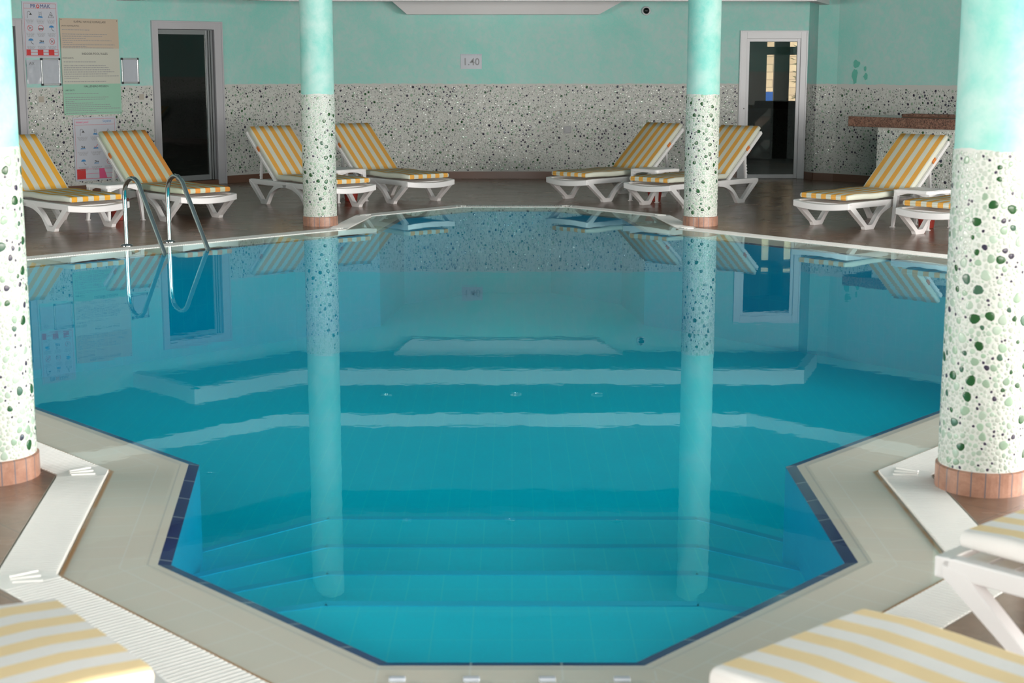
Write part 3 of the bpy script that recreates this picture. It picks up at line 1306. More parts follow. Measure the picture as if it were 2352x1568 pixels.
def disc(mb, F, cx, cz, r, out, n=16, r0=0):
    for k in range(n):
        a, b = 2 * PI * k / n, 2 * PI * (k + 1) / n
        p = [(cx + r * math.cos(a), cz + r * math.sin(a), out), (cx + r * math.cos(b), cz + r * math.sin(b), out)]
        if r0:
            q = [(cx + r0 * math.cos(b), cz + r0 * math.sin(b), out), (cx + r0 * math.cos(a), cz + r0 * math.sin(a), out)]
        else:
            q = [(cx, cz, out)]
        mb.face([F(t) for t in p + q])


def stroke(mb, F, pts, w, out):
    for a, b in zip(pts, pts[1:]):
        a2, b2 = Vector(a), Vector(b)
        d = (b2 - a2).normalized()
        nn = Vector((-d.y, d.x)) * w / 2
        mb.face([F((*(a2 - nn), out)), F((*(b2 - nn), out)), F((*(b2 + nn), out)), F((*(a2 + nn), out))])


def pictogram(kind, ink, blue, red, F, cx, cz, o):
    if kind == 'shower':
        stroke(ink, F, [(cx - .028, cz - .04), (cx - .028, cz + .025), (cx - .015, cz + .04), (cx + .005, cz + .035), (cx + .012, cz + .02)], .004, o)
        ink.face([F((cx - .008, cz - .002, o)), F((cx + .034, cz - .002, o)), F((cx + .013, cz + .022, o))])
    elif kind == 'ladder':
        stroke(ink, F, [(cx - .014, cz - .015), (cx - .014, cz + .04)], .003, o)
        stroke(ink, F, [(cx + .014, cz - .015), (cx + .014, cz + .04)], .003, o)
        stroke(ink, F, [(cx - .014, cz + .008), (cx + .014, cz + .008)], .003, o)
        stroke(ink, F, [(cx - .014, cz + .024), (cx + .014, cz + .024)], .003, o)
        blue.face([F((cx - .032, cz - .03, o)), F((cx + .03, cz - .034, o)), F((cx + .026, cz - .018, o)), F((cx - .022, cz - .014, o))])
    elif kind == 'slip':
        stroke(ink, F, [(cx - .036, cz - .03), (cx, cz + .036), (cx + .036, cz - .03), (cx - .036, cz - .03)], .004, o)
        stroke(ink, F, [(cx - .012, cz + .012), (cx + .004, cz - .004), (cx + .014, cz - .02)], .005, o)
        stroke(ink, F, [(cx - .014, cz - .014), (cx + .004, cz - .004), (cx + .016, cz + .004)], .004, o)
    elif kind == 'swim':
        blue.face([F((cx - .036, cz - .022, o)), F((cx + .036, cz - .022, o)), F((cx + .03, cz - .012, o)), F((cx - .03, cz - .012, o))])
        stroke(ink, F, [(cx - .026, cz + .012), (cx - .006, cz + .014), (cx + .004, cz - .002), (cx - .024, cz - .006)], .007, o)
        disc(ink, F, cx + .02, cz + .002, .009, o, 10)
    elif kind == 'no_dive':
        disc(red, F, cx, cz, .036, o, 20, .031)
        stroke(red, F, [(cx - .024, cz + .024), (cx + .024, cz - .024)], .005, o)
        stroke(ink, F, [(cx - .012, cz + .014), (cx + .002, cz), (cx + .016, cz + .012)], .005, o + .0004)
        stroke(ink, F, [(cx - .004, cz + .006), (cx - .01, cz - .016)], .005, o + .0004)
    elif kind == 'no_boat':
        disc(red, F, cx, cz, .036, o, 20, .031)
        ink.face([F((cx - .032, cz - .016, o)), F((cx + .032, cz - .016, o)), F((cx + .03, cz - .002, o)), F((cx - .03, cz - .002, o))])
    elif kind == 'check':
        blue.face([F((cx - .036, cz - .022, o)), F((cx + .036, cz - .022, o)), F((cx + .03, cz - .006, o)), F((cx - .03, cz - .006, o))])
        stroke(red, F, [(cx - .022, cz + .004), (cx - .006, cz - .008), (cx + .028, cz + .028)], .006, o + .0004)
    elif kind == 'umbrella':
        for k in range(6):
            a, b = PI * k / 6, PI * (k + 1) / 6
            blue.face([F((cx + .034 * math.cos(a), cz + .008 + .026 * math.sin(a), o)), F((cx + .034 * math.cos(b), cz + .008 + .026 * math.sin(b), o)), F((cx, cz + .008, o))])
        stroke(ink, F, [(cx, cz + .008), (cx + .01, cz - .02), (cx + .036, cz - .034)], .005, o)


def rules_board(F, x0, x1, z0, z1, name, label, grid, head, seed):
    b = board(name, F, x0, x1, z0, z1, M['paper'], label, 'sign')
    w, h = x1 - x0, z1 - z0
    o = .0128
    ink, blue, red, gr = MB(), MB(), MB(), MB()
    for r, row in enumerate(grid):
        for c, kd in enumerate(row):
            cx = x0 + w * (.2 + .3 * c)
            cz = z1 - h * (.235 + .235 * r)
            pictogram(kd, ink, blue, red, F, cx, cz, o)
            for q in range(4):
                ww = w * (.12 - .012 * q)
                scribble(gr, F, cx - ww, cx + ww, cz - .062 - .012 * q, .005, o, seed + r * 9 + c + q * 31)
    t = .003
    fr = .022
    for a in ([(x0 + fr, z0 + fr), (x1 - fr, z0 + fr), (x1 - fr, z1 - fr), (x0 + fr, z1 - fr), (x0 + fr, z0 + fr)], [(x0 + fr, z1 - h * .12), (x1 - fr, z1 - h * .12)]):
        stroke(red, F, a, t, o)
    ink.build('pictograms', M['ink'], b, smooth='keep')
    blue.build('blue_pictograms', M['ink_cyan'], b, smooth='keep')
    gr.build('small_print', M['ink_grey'], b, smooth='keep')
    return b, red, o, w, h


# topmost rules board with blue and red heading
b1, red, o, w, h = rules_board(FA, -3.995, -3.528, 1.635, 2.29, 'pool_rules_sign', 'white pictogram board with red strip and navy heading, topmost at far left',
                               [['shower', 'ladder', 'slip'], ['no_dive', 'no_boat', 'umbrella'], ['umbrella', 'swim', 'no_dive']], None, 1)
red.face([FA((-3.965, 1.665, o)), FA((-3.545, 1.665, o)), FA((-3.545, 1.735, o)), FA((-3.965, 1.735, o))])
red.build('red_strip', M['ink_red'], b1, smooth='keep')
mb = MB()
for a, b in ((-3.91, -3.82), (-3.745, -3.675), (-3.60, -3.55)):
    for z in (1.67, 1.703):
        mb.face([FA((a, z, o + .0005)), FA((b, z, o + .0005)), FA((b, z + .028, o + .0005)), FA((a, z + .028, o + .0005))])
mb.build('white_boxes', M['paper'], b1, smooth='keep')
lettering(b1, FA, [('PR', -3.852, 2.235,   .066, 0), ('MAK', -3.693, 2.235, .066, 0)], M['ink_blue'], o)
mb = MB()
disc(mb, FA, -3.789, 2.235, .022, o, 20, .012)
mb.build('logo_ring', M['ink_red'], b1, smooth='keep')
# lower board
b3, red, o, w, h = rules_board(FA, -3.395, -2.79, .15, .923, 'pool_rules_sign', 'white pictogram board with pink lettering, lowest on the left wall behind a lounger',
                               [['shower', 'ladder', 'slip'], ['swim', 'check', 'no_dive'], ['umbrella', 'swim', 'no_dive']], None, 50)
red.face([FA((-3.37, .175, o)), FA((-3.25, .175, o)), FA((-3.25, .295, o)), FA((-3.37, .295, o))])
red.build('red_strip', M['ink_red'], b3, smooth='keep')
mb = MB()
mb.face([FA((-3.06, .175, o)), FA((-2.95, .175, o)), FA((-2.99, .295, o)), FA((-3.06, .295, o))])
for z in (.175, .235, .293):
    stroke(mb, FA, [(-3.25, z), (-2.82, z)], .004, o)
mb.build('pink_strip', M['ink_pink'], b3, smooth='keep')
lettering(b3, FA, [('mixed pool', -3.27, .865, .038, .01)], M['ink_pink'], o)
lettering(b3, FA, [('Seyahat', -2.92, .872, .04, .0)], M['ink_cyan'], o)
# tall tri-colour board
b2 = board('pool_rules_board', FA, -3.508, -2.703, .953, 2.105, M['b_cream'], 'tall peach, cream and mint board of printed pool rules', 'sign', .008, .016)
o = .0165
mb = MB()
mb.face([FA((-3.508, 1.75, o)), FA((-2.703, 1.75, o)), FA((-2.703, 2.105, o)), FA((-3.508, 2.105, o))])
mb.build('peach_panel', M['b_orange'], b2, smooth='keep')
mb = MB()
mb.face([FA((-3.508, .953, o)), FA((-2.703, .953, o)), FA((-2.703, 1.325, o)), FA((-3.508, 1.325, o))])
mb.build('mint_panel', M['b_green'], b2, smooth='keep')
o += .0006
lettering(b2, FA, [('KAPALI HAVUZ KURALLARI', -3.10, 2.065, .036, 0), ('INDOOR POOL RULES', -3.05, 1.685, .036, 0), ('HALLENBAD-REGELN', -3.05, 1.295, .036, 0),
                   ('SAYIN MISAFIRLERIMIZ;', -3.37, 2.015, .024, 0), ('DEAR GUESTS,', -3.42, 1.635, .024, 0), ('LIEBE GÄSTE', -3.42, 1.250, .024, 0)], M['ink'], o)
mb = MB()
for z, e in ((1.965, .38), (1.915, .62), (1.89, .55), (1.865, .32), (1.84, .68), (1.815, .14), (1.79, .72), (1.768, .33), (1.752, .7),
             (1.585, .45), (1.54, .58), (1.515, .62), (1.49, .64), (1.465, .7), (1.44, .6), (1.415, .76), (1.39, .2), (1.35, .58),
             (1.205, .46), (1.16, .6), (1.135, .55), (1.11, .12), (1.09, .38), (1.068, .62), (1.045, .63), (1.022, .76), (1.0, .42), (.972, .77)):
    scribble(mb, FA, -3.485, -3.485 + e, z, .008, o, int(z * 1000))
mb.build('small_print', M['ink_grey'], b2, smooth='keep')
mb = MB()
for x, z in ((-3.49, 2.09), (-2.72, 2.085), (-2.715, .965), (-3.495, .965)):
    disc(mb, FA, x, z, .006, o + .0004, 8)
mb.build('screws', M['ink'], b2, smooth='keep')


def snap_frame(x0, x1, z0, z1, label):
    r = thing('snap_frame', label, 'picture frame', FA(((x0 + x1) / 2, z0, 0)), 0, None)
    inv = Vector(r.location)

    def G_(p):
        return tuple(Vector(FA(p)) - inv)
    mb = MB()
    t = .022
    c = .012
    for bx in ((x0, x0 + t, z0 + c, z1 - c), (x1 - t, x1, z0 + c, z1 - c), (x0 + c, x1 - c, z0, z0 + t), (x0 + c, x1 - c, z1 - t, z1)):
        mb.box(*bx, .0, .02, G_)
    mb.build('frame_rails', M['alu2'], r, bevel=.004)
    mb = MB()
    for cx in (x0 + t / 2, x1 - t / 2):
        for cz in (z0 + t / 2, z1 - t / 2):
            mb.box(cx - .014, cx + .014, cz - .014, cz + .014, .0, .022, G_)
    mb.build('corner_caps', M['ink'], r, bevel=.006)
    # crinkled clear sheet over paper
    mb = MB()
    nx, nz = 8, 12
    g = random.Random(int(x0 * 100))
    hh = [[.006 + g.random() * .008 for i in range(nx + 1)] for j in range(nz + 1)]
    for j in range(nz):
        for i in range(nx):
            q = []
            for a, b in ((i, j), (i + 1, j), (i + 1, j + 1), (i, j + 1)):
                q.append(G_((x0 + t + (x1 - x0 - 2 * t) * a / nx, z0 + t + (z1 - z0 - 2 * t) * b / nz, hh[b][a])))
            mb.face(q)
    mb.build('paper_insert', M['sleeve'], r, smooth=True, angle=80)
    return r


M['alu2'] = P('satin_aluminium', (0.62, 0.64, 0.66), 0.25, 0.6)
snap_frame(-3.787, -3.53, 1.312, 1.632, 'silver snap frame with black corners left of the tall rules board')
snap_frame(-2.676, -2.427, 1.322, 1.636, 'silver snap frame with black corners between rules board and dark door')
ps = thing('plastic_sleeve', 'clear wrinkled document sleeve taped to the wall below the pictogram board', 'document sleeve', FA((-3.88, 1.33, 0)))
inv = Vector(ps.location)
mb = MB()
g = random.Random(3)
nx, nz = 8, 12
hh = [[.004 + g.random() * .009 for i in range(nx + 1)] for j in range(nz + 1)]
for j in range(nz):
    for i in range(nx):
        mb.face([tuple(Vector(FA((-3.975 + .185 * a / nx, 1.333 + .282 * b / nz, hh[b][a]))) - inv) for a, b in ((i, j), (i + 1, j), (i + 1, j + 1), (i, j + 1))])
mb.build('sheet', M['sleeve'], ps, smooth=True, angle=80)
lettering(ps, lambda p: tuple(Vector(FA(p)) - inv), [('AX', -3.905, 1.57, .05, .0)], M['ink_grey'], .0145)
for x, z, lb in ((-3.80, 1.15, 'small square bare patch in the pebbles under the document sleeve'), (-2.395, 1.155, 'small square bare patch in the pebbles beside the dark door')):
    mb = MB()
    mb.box(x - .035, x + .035, z - .035, z + .035, 0, .004, FA)
    tag(mb.build('filler_patch', M['bare']), lb, 'wall patch')

# depth sign, camera, outlet on the back wall
ds = board('depth_sign', FB, -.702, -.412, 1.492, 1.693, M['sleeve'], 'white depth sign reading 1.40 on the back wall', 'sign', .004, .008)
lettering(ds, FB, [('1.40', -.557, 1.585, .135, .012)], M['ink_grey'], .0088, 'digits')
mb = MB()
for k in range(7):
    x = -.69 + k * .04
    mb.face([FB((x, 1.675, .0086)), FB((x + .03, 1.675, .0086)), FB((x + .034, 1.688, .011)), FB((x + .004, 1.69, .009))])
mb.build('fold', M['sleeve'], ds, smooth='keep')
cc = thing('security_camera', 'small black dome camera high on the back wall', 'camera', (1.82, 21.532, 2.269))
R90 = Matrix.Rotation(PI / 2, 3, 'X')
mb = MB()
mb.lathe([(.06, 0), (.062, .02), (.055, .035), (.045, .04)], 24)
mb.build('housing', M['white_frame'], cc, smooth=True, T=lambda p: R90 @ Vector(p))
mb = MB()
mb.lathe([(.044, .036), (.042, .05), (.034, .066), (.02, .077), (.003, .081)], 20)
mb.build('dome', M['black'], cc, smooth=True, T=lambda p: R90 @ Vector(p))
ol = thing('wall_outlet', 'grey square socket cover on the pebbled back wall', 'outlet', (.762, 21.532, .67))
mb = MB()
mb.box(-.047, .047, -.018, 0, -.047, .047)
mb.build('cover', M['outlet'], ol, bevel=.005)
mb = MB()
mb.box(-.034, .034, -.021, -.017, -.034, .034)
mb.build('flap', M['outlet'], ol, bevel=.003)

# recessed ceiling lights
DL = {(-1.58, 19.1): 'round ceiling spot mirrored right of the left column reflection, upper row', (.05, 19.1): 'round ceiling spot mirrored mid-pool between the two white beam reflections',
      (1.07, 19.1): 'round ceiling spot mirrored between the beams, rightmost of the upper row', (-3.17, 15.8): 'round ceiling spot mirrored beside the left blue tiled pool corner',
      (-1.15, 16.4): 'round ceiling spot mirrored in lower row, nearest the left column reflection', (-.02, 16.4): 'round ceiling spot mirrored in the middle of the lower row',
      (1.15, 16.4): 'round ceiling spot mirrored in lower row, nearest the right column reflection'}
dl = None
k0 = None
for x, y, z in ((-1.58, 19.1, 2.53), (.05, 19.1, 2.53), (1.07, 19.1, 2.53), (-3.17, 15.8, 2.66), (-1.15, 16.4, 3.36), (-.02, 16.4, 3.36), (1.15, 16.4, 3.36)):
    if k0 is None:
        k0 = thing('recessed_downlight', 'round recessed ceiling spot mirrored in the pool', 'ceiling light', (0, 0, 0), 0, 'recessed ceiling spots over the far pool')
        mb = MB()
        mb.lathe([(.075, 0), (.075, -.008), (.05, -.012), (.048, -.002), (.048, 0)], 24)
        mb.build('rim', M['chrome'], k0, smooth=True)
        mb = MB()
        mb.lathe([(.046, -.001), (.03, -.006), (.002, -.007)], 16)
        mb.build('lens', M['black'], k0, smooth=True)
        q = k0
    else:
        q = copy_tree(k0)
    q.location = (x, y, z)
    q['label'] = DL[(x, y)]

# ------------------------------------------------------------------ counter
nR = (-.7214, -.6925)


def FR(p):   # x along wall from C3, y out from wall, z
    return (C3[0] + dR[0] * p[0] + nR[0] * p[1], C3[1] + dR[1] * p[0] + nR[1] * p[1], p[2])


bar = thing('bar_counter', 'pebble clad bar counter with brown granite top in front of the right wall', 'counter', (0, 0, 0))
mb = MB()
mb.box(2.24, 5.4, 2.0, 2.42, 0, .86, FR)
base = mb.build('counter_base', M['counter_wall'], bar)
mb = MB()
mb.box(1.89, 5.4, 1.80, 2.50, .86, .975, FR)
mb.build('granite_top', M['granite'], bar, bevel=.006)
clad('pebble_cladding', base, FR((5.4, 2.42, 0))[:2], FR((2.24, 2.42, 0))[:2], [(0, 3.16, .02, .85)])
clad('pebble_cladding', base, FR((2.24, 2.42, 0))[:2], FR((2.24, 2.0, 0))[:2], [(0, .42, .02, .85)])
tr = thing('serving_tray', 'thin brown tray lying on the granite bar counter', 'tray', FR((2.75, 2.15, .975)), math.atan2(dR[1], dR[0]))
mb = MB()
mb.box(-.3, .3, -.12, .12, 0, .012)
mb.build('tray_base', M['baseboard'], tr, bevel=.004)
mb = MB()
for bx in ((-.3, .3, -.12, -.108), (-.3, .3, .108, .12), (-.3, -.288, -.12, .12), (.288, .3, -.12, .12)):
    mb.box(*bx, .012, .035)
mb.build('tray_rim', M['granite'], tr)

# darker retouched paint spots on the right wall
mb = MB()
for cx, cz, rx, rz_, sd in ((.28, 1.40, .045, .10, 1), (.30, 1.56, .05, .055, 2), (.45, 1.40, .035, .045, 3), (.44, 1.50, .02, .04, 4)):
    r_ = random.Random(sd)
    pts = []
    for k in range(14):
        a = 2 * PI * k / 14
        q = 1 + r_.uniform(-.25, .2)
        pts.append(FR((cx + rx * q * math.cos(a), .003, cz + rz_ * q * math.sin(a))))
    mb.face(pts)
mb.build('paint_patch', P('green_touch_up_paint', (0.13, 0.50, 0.40), 0.6), wr, smooth='keep')

# ------------------------------------------------------------------ columns
patch_c = pebble_patch(PW, 1.19, 3, SPEC_COL)
geo_c = pebble_geo(patch_c, 10, 9, 0.03)


def column(x, y, rot, label):
    t = thing('column', label, 'column', (x, y, 0), rot)
    mb = MB()
    R0 = .164
    TOP = 3.9 if y > 10 else 4.0
    nseg = 64
    mb.lathe([(R0, 0.0), (R0, 1.278), (R0 - .003, 1.29), (R0 - .004, TOP)], nseg)
    mb.build('shaft', M['column_paint'], t, smooth=True)

    def fn(A_):
        th = A_[:, 0] / .166
        r = R0 + A_[:, 1]
        return np.stack([r * np.cos(th), r * np.sin(th), A_[:, 2] + .092], 1)
    pebble_mesh('COLUMNpebble_cladding', [geo_c], [fn], t)
    mb = MB()
    n = 48
    Rb = .1735
    for k in range(n):
        a, b = 2 * PI * k / n, 2 * PI * (k + 1) / n
        ua, ub = k / n * 1.082, (k + 1) / n * 1.082
        p = lambda r, q, z: (r * math.cos(q), r * math.sin(q), z)
        mb.face([p(Rb, a, 0), p(Rb, b, 0), p(Rb, b, .088), p(Rb, a, .088)], [(ua, 0), (ub, 0), (ub, .08), (ua, .08)])
        mb.face([p(Rb, a, .088), p(Rb, b, .088), p(R0 - .002, b, .094), p(R0 - .002, a, .094)], [(ua, 0), (ub, 0), (ub, .01), (ua, .01)])
    mb.build('base_tiles', M['base_tile'], t, smooth='keep')
    return t


column(-1.90, 15.37, 0.3, 'slim aqua and pebble column left of the pool, far side')
column(1.868, 15.37, 2.1, 'slim aqua and pebble column right of the pool, far side')
column(-2.03, 5.90, 4.0, 'near column cut by the left edge of the photo')
column(1.795, 5.75, 5.4, 'large near column at the right edge of the photo')

# ------------------------------------------------------------------ sun loungers
def sm(p, q, t):
    return p + (q - p) * t


def arc_pts(pts, n=8):
    """Catmull-Rom through 2-D points"""
    out = []
    for i in range(len(pts) - 1):
        p0 = pts[max(i - 1, 0)]
        p1, p2 = pts[i], pts[i + 1]
        p3 = pts[min(i + 2, len(pts) - 1)]
        for k in range(n):
            t = k / n
            out.append(tuple(0.5 * ((2 * b) + (-a + c) * t + (2 * a - 5 * b + 4 * c - d) * t * t + (-a + 3 * b - 3 * c + d) * t ** 3) for a, b, c, d in zip(p0, p1, p2, p3)))
    out.append(pts[-1])
    return out


ZR = .272     # rail top
HINGE, ANG, BLEN = 1.08, math.radians(40), .80
FRONT = [(.025, .215)] + [(.27, .03), (.285, .0), (.42, .0), (.44, .02)] + arc_pts([(.45, .035), (.54, .13), (.70, .195), (.90, .215)])[:-1] + [(.90, .245), (.66, .245)] + \
    arc_pts([(.62, .225), (.50, .15), (.40, .05)])[:-1] + [(.39, .045), (.325, .045), (.31, .05), (.095, .235), (.025, .25)]
REAR = [(1.62 - (x - .025) * .93, z) for x, z in FRONT]


def make_cushion(mat):
    """bent mattress: rounded section swept along seat and backrest"""
    path = []
    zt = ZR + .042
    for k in range(9):
        path.append((.05 + (HINGE - .05) * k / 8, zt + (.004 * math.sin(k * 1.3)), 0.0))
    cs, sn = math.cos(ANG), math.sin(ANG)
    bx, bz = HINGE + .02, zt + .012
    for k in range(8):
        d = .05 + (BLEN - .05) * k / 7
        path.append((bx + d * cs, bz + d * sn, ANG))
    # rounded ends
    first, last = path[0], path[-1]
    hw, ht = .285, .029
    sec = []
    for cx, cz, a0 in ((hw - .022, ht - .022, 0), (-(hw - .022), ht - .022, 1), (-(hw - .022), -(ht - .022), 2), (hw - .022, -(ht - .022), 3)):
        for k in range(4):
            a = PI / 2 * (a0 + k / 3)
            sec.append((cx + .022 * math.cos(a), cz + .022 * math.sin(a)))
    n = len(sec)
    V, F = [], []
    st = []
    x, z, a = first
    st.append((x - .006, z, a, .965, .35))
    st.append((x, z, a, .99, .8))
    for q in path[1:-1]:
        st.append((*q, 1, 1))
    x, z, a = last
    st.append((x, z, a, .99, .85))
    st.append((x + .008 * cs, z + .008 * sn, a, .965, .35))
    for x, z, a, kw, kh in st:
        for y, h in sec:
            puff = 1 + .10 * math.cos(min(abs(y) / hw, 1) * PI / 2) if h > 0 else 1
            V.append((x - h * kh * puff * math.sin(a), y * kw, z + h * kh * puff * math.cos(a)))
    for i in range(len(st) - 1):
        for k in range(n):
            p, q = i * n + k, i * n + (k + 1) % n
            F.append((p, q, q + n, p + n))
    F.append(tuple(reversed(range(n))))
    F.append(tuple(range(len(V) - n, len(V))))
    mb = MB()
    mb.raw(V, F)
    return mb


def make_lounger(mat):
    t = thing('sun_lounger', '', 'sun lounger')
    # frame: rails, bowed front bar, rear bar
    mb = MB()
    for s in (-1, 1):
        y = s * .305
        mb.extrude_xz([(.02, .225), (.06, .215), (1.56, .215), (1.64, .225), (1.64, .262), (1.60, ZR), (.06, ZR), (.02, .262)], y - .022, y + .022)
    N = 14
    for k in range(N):
        y0, y1 = -.327 + .654 * k / N, -.327 + .654 * (k + 1) / N
        f = lambda y: (-.045 * (1 - (y / .327) ** 2), -.022 * (1 - (y / .327) ** 2))
        (xa, za), (xb, zb) = f(y0), f(y1)
        v = [(xa + .0, y0, .208 + za), (xa + .05, y0, .208 + za), (xa + .05, y0, ZR + za), (xa, y0, ZR + za - .004),
             (xb + .0, y1, .208 + zb), (xb + .05, y1, .208 + zb), (xb + .05, y1, ZR + zb), (xb, y1, ZR + zb - .004)]
        mb.raw(v, [(0, 1, 5, 4), (1, 2, 6, 5), (2, 3, 7, 6), (3, 0, 4, 7)] + ([(3, 2, 1, 0)] if k == 0 else []) + ([(4, 5, 6, 7)] if k == N - 1 else []))
    mb.box(1.58, 1.62, -.29, .29, .22, .255)
    mb.build('frame', M['plastic'], t, bevel=.006)
    # slatted seat panel
    mb = MB()
    for k in range(13):
        x = .05 + k * .08
        mb.box(x, x + .065, -.285, .285, .243, .257)
    mb.build('seat_panel', M['plastic'], t)
    # backrest
    cs, sn = math.cos(ANG), math.sin(ANG)
    B_ = lambda p: (HINGE + .02 + p[0] * cs - p[2] * sn, p[1], ZR + .0 + p[0] * sn + p[2] * cs)
    mb = MB()
    for s in (-1, 1):
        mb.box(0, .80, s * .285 - .018, s * .285 + .018, -.022, .010, B_)
    for k in range(9):
        mb.box(.03 + k * .085, .03 + k * .085 + .065, -.27, .27, -.006, .006, B_)
    mb.box(.77, .81, -.30, .30, -.022, .012, B_)
    mb.build('backrest', M['plastic'], t, bevel=.004)
    # notched props
    for s in (-1, 1):
        mb = MB()
        a = Vector(B_((.46, s * .245, -.02)))
        b = Vector((1.50, s * .245, .262))
        mb.bar(a, b, .018, .034, (1, 0, 0))
        d = (b - a).normalized()
        for k in range(4):
            q = a + (b - a) * (.5 + k * .12)
            mb.bar(q, q + Vector((.028, 0, .012)), .016, .014)
        mb.build('backrest_prop', M['plastic'], t)
    for s in (-1, 1):
        for prof in (FRONT, REAR):
            mb = MB()
            y = s * .305
            mb.extrude_xz(prof, y - .024, y + .024)
            mb.build('leg', M['plastic'], t, bevel=.005)
    c = make_cushion(mat).build('mattress', mat, t, smooth=True, angle=60)
    mb = MB()
    for s in (-1, 1):
        q0, q1 = B_((.48, s * .31, -.03)), B_((.52, s * .31, .055))
        mb.box(.47, .53, s * .292 - .006, s * .292 + .006, -.028, .04, B_)
    mb.build('strap', M['orange'], c)
    return t


protos = {}
for k in 'abcd':
    protos[k] = None


def place_lounger(k, x, y, hx, hy, label):
    if protos[k] is None:
        protos[k] = make_lounger(M['stripe_' + k])
        o = protos[k]
    else:
        o = copy_tree(protos[k])
    o.location = (x, y, 0)
    o.rotation_euler = (0, 0, math.atan2(hy, hx))
    o['label'] = label
    o['group'] = 'striped sun loungers around the pool'
    return o


def from_feet(mx, my, hx, hy):
    L = math.hypot(hx, hy)
    return mx - .35 * hx / L, my - .35 * hy / L, hx, hy


place_lounger('b', *from_feet(-4.166, 14.997, -.70, .714), 'golden striped lounger half hidden by the near left column')
place_lounger('c', *from_feet(-3.289, 15.92, -.68, .735), 'orange striped lounger behind the pool ladder')
place_lounger('a', *from_feet(-1.963, 17.12, -.63, .777), 'yellow striped lounger crossing behind the far left column')
place_lounger('a', *from_feet(-1.13, 17.90, -.62, .785), 'yellow striped lounger just right of the far left column')
place_lounger('a', *from_feet(.875, 18.164, .72, .69), 'yellow striped lounger just left of the far right column')
place_lounger('a', *from_feet(1.72, 17.35, .70, .714), 'yellow striped lounger crossing behind the far right column, by the glass door')
place_lounger('a', *from_feet(3.228, 15.18, .74, .67), 'yellow striped lounger in front of the bar counter')
place_lounger('a', *from_feet(4.02, 14.32, .74, .67), 'lounger mostly hidden behind the big right column')
place_lounger('d', -.93 + .05 * .74, 3.33 + .05 * .67, -.79, -.61, 'blurred pale striped lounger end in the bottom left corner')
place_lounger('d', .62 - .04 * .67, 3.30 + .04 * .74, .67, -.74, 'blurred pale striped lounger end across the bottom right')
place_lounger('d', 1.156 + .33 * .74, 4.079 + .33 * .67, .67, -.74, 'blurred white lounger with front leg showing at the right edge')


# ------------------------------------------------------------------ side tables and bins
def make_table():
    t = thing('side_table', '', 'side table')
    h, w = .37, .21
    mb = MB()
    rr = .04
    poly = []
    for cx, cy, a0 in ((w - rr, w - rr, 0), (-(w - rr), w - rr, 1), (-(w - rr), -(w - rr), 2), (w - rr, -(w - rr), 3)):
        for k in range(5):
            a = PI / 2 * (a0 + k / 4)
            poly.append((cx + rr * math.cos(a), cy + rr * math.sin(a)))
    mb.prism(poly, h - .03, h)
    mb.prism([(x * .9, y * .9) for x, y in poly], h - .001, h + .004)
    mb.build('table_top', M['plastic'], t, bevel=.004)
    mb = MB()
    for s in (-1, 1):
        prof = [(-w * .9, h - .03)] + [(x, h - .075 + .045 * math.cos(x / (w * .9) * PI / 2)) for x in [(-.9 + 1.8 * k / 8) * w for k in range(9)]] + [(w * .9, h - .03)]
        mb.extrude_xz(prof, s * w * .88 - .004, s * w * .88 + .004)
        m2 = MB()
        m2.extrude_xz(prof, s * w * .88 - .004, s * w * .88 + .004)
        mb.raw([(y, x, z) for x, y, z in m2.v], m2.f)
    mb.build('apron', M['plastic'], t)
    for sx in (-1, 1):
        for sy in (-1, 1):
            mb = MB()
            a, b = (sx * .175, sy * .175, h - .03), (sx * .198, sy * .198, .0)
            mb.raw([(a[0] + dx, a[1] + dy, a[2]) for dx, dy in ((-.022, -.022), (.022, -.022), (.022, .022), (-.022, .022))] +
                   [(b[0] + dx, b[1] + dy, 0) for dx, dy in ((-.012, -.012), (.012, -.012), (.012, .012), (-.012, .012))],
                   [(0, 1, 2, 3), (7, 6, 5, 4), (0, 4, 5, 1), (1, 5, 6, 2), (2, 6, 7, 3), (3, 7, 4, 0)])
            mb.box(b[0] - .02, b[0] + .02, b[1] - .02, b[1] + .02, 0, .007)
            mb.build('leg', M['plastic'], t)
    return t


tab = None
for x, y, rz, lb in ((-4.05, 15.83, .80, 'white square side table between the two left loungers'), (-1.97, 18.05, .72, 'white side table behind the far left column'),
                     (1.66, 18.10, -.78, 'white side table between the two loungers at the far right column'), (4.0, 15.13, .74, 'white side table between the lounger and the big right column')):
    if tab is None:
        tab = make_table()
        o = tab
    else:
        o = copy_tree(tab)
    o.location = (x, y, 0)
    o.rotation_euler = (0, 0, rz)
    o['label'] = lb
    o['group'] = 'white plastic side tables between loungers'


def make_bin():
    t = thing('waste_bin', '', 'bin')
    mb = MB()
    mb.lathe([(.065, 0), (.07, .004), (.098, .21), (.094, .21), (.066, .01)], 20)
    mb.build('bucket', M['red'], t, smooth=True)
    mb = MB()
    mb.lathe([(.098, .205), (.104, .207), (.104, .22), (.096, .22), (.096, .207)], 20)
    mb.build('bucket_rim', M['red'], t, smooth=True)
    return t


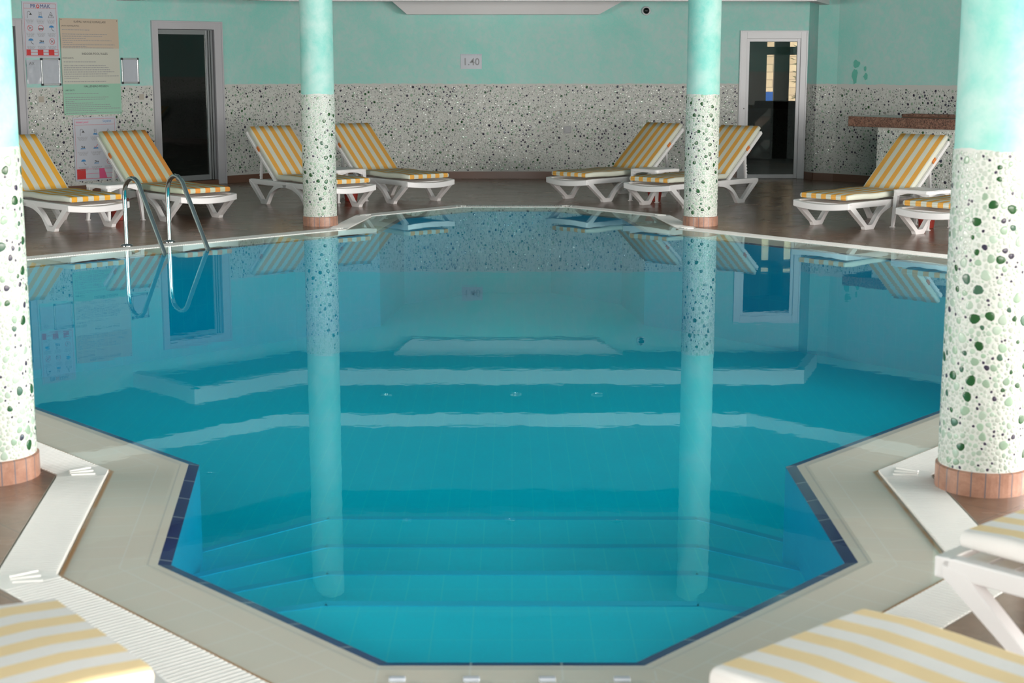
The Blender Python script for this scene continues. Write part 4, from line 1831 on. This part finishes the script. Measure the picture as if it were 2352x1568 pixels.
bn = None
for x, y, lb in ((-4.02, 15.86, 'dark red bin under the side table at far left'), (-1.87, 18.05, 'dark red bin under the table behind the far left column'),
                 (1.66, 18.08, 'dark red bin under the table near the far right column'), (4.04, 15.10, 'dark red bin under the rightmost side table')):
    if bn is None:
        bn = make_bin()
        o = bn
    else:
        o = copy_tree(bn)
    o.location = (x, y, 0)
    o['label'] = lb
    o['group'] = 'dark red bins under the side tables'

# ------------------------------------------------------------------ pool ladder
lad = thing('pool_ladder', 'polished steel pool ladder with two arched handrails', 'pool ladder', (-3.238, 13.757, 0))
A0 = Vector((-3.394, 13.607, 0))
A1 = Vector((-3.083, 13.908, 0))
dirp = Vector((-2.952 + 3.394, 13.101 - 13.607, 0))
orig = Vector(lad.location)
for Q in (A0, A1):
    q = Q - orig
    R = dirp.length
    e = dirp.normalized()
    pts = [q, q + Vector((0, 0, .2)), q + Vector((0, 0, .40))]
    r = .16
    for k in range(1, 10):
        a = PI - (PI - .42) * k / 9
        pts.append(q + e * (r + r * math.cos(a)) + Vector((0, 0, .44 + r * math.sin(a))))
    end = q + e * (R + .02) + Vector((0, 0, -.03))
    last = pts[-1]
    for k in range(1, 6):
        pts.append(last + (end - last) * k / 5)
    mb = MB()
    mb.tube(pts, .0205, 16)
    rail = mb.build('handrail', M['chrome'], lad, smooth=True)
    mb = MB()
    mb.lathe([(.055, 0), (.055, .004), (.045, .012), (.024, .02), (.022, .02)], 24, tuple(q))
    mb.build('flange', M['chrome'], rail, smooth=True)
# small glossy white blocks added in place of bright reflections on the near coping
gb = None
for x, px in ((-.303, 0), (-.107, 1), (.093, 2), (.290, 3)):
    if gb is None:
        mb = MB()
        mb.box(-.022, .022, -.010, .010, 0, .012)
        gb = mb.build('reflection_block', M['sleeve'], bevel=.003)
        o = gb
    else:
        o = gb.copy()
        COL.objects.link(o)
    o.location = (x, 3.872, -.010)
    tag(o, 'small glossy white block standing in for a bright reflection on the near pool edge, ' + ('leftmost of four', 'second from the left', 'second from the right', 'rightmost of four')[px], 'edge block', 'white reflection stand-ins along the near pool edge')
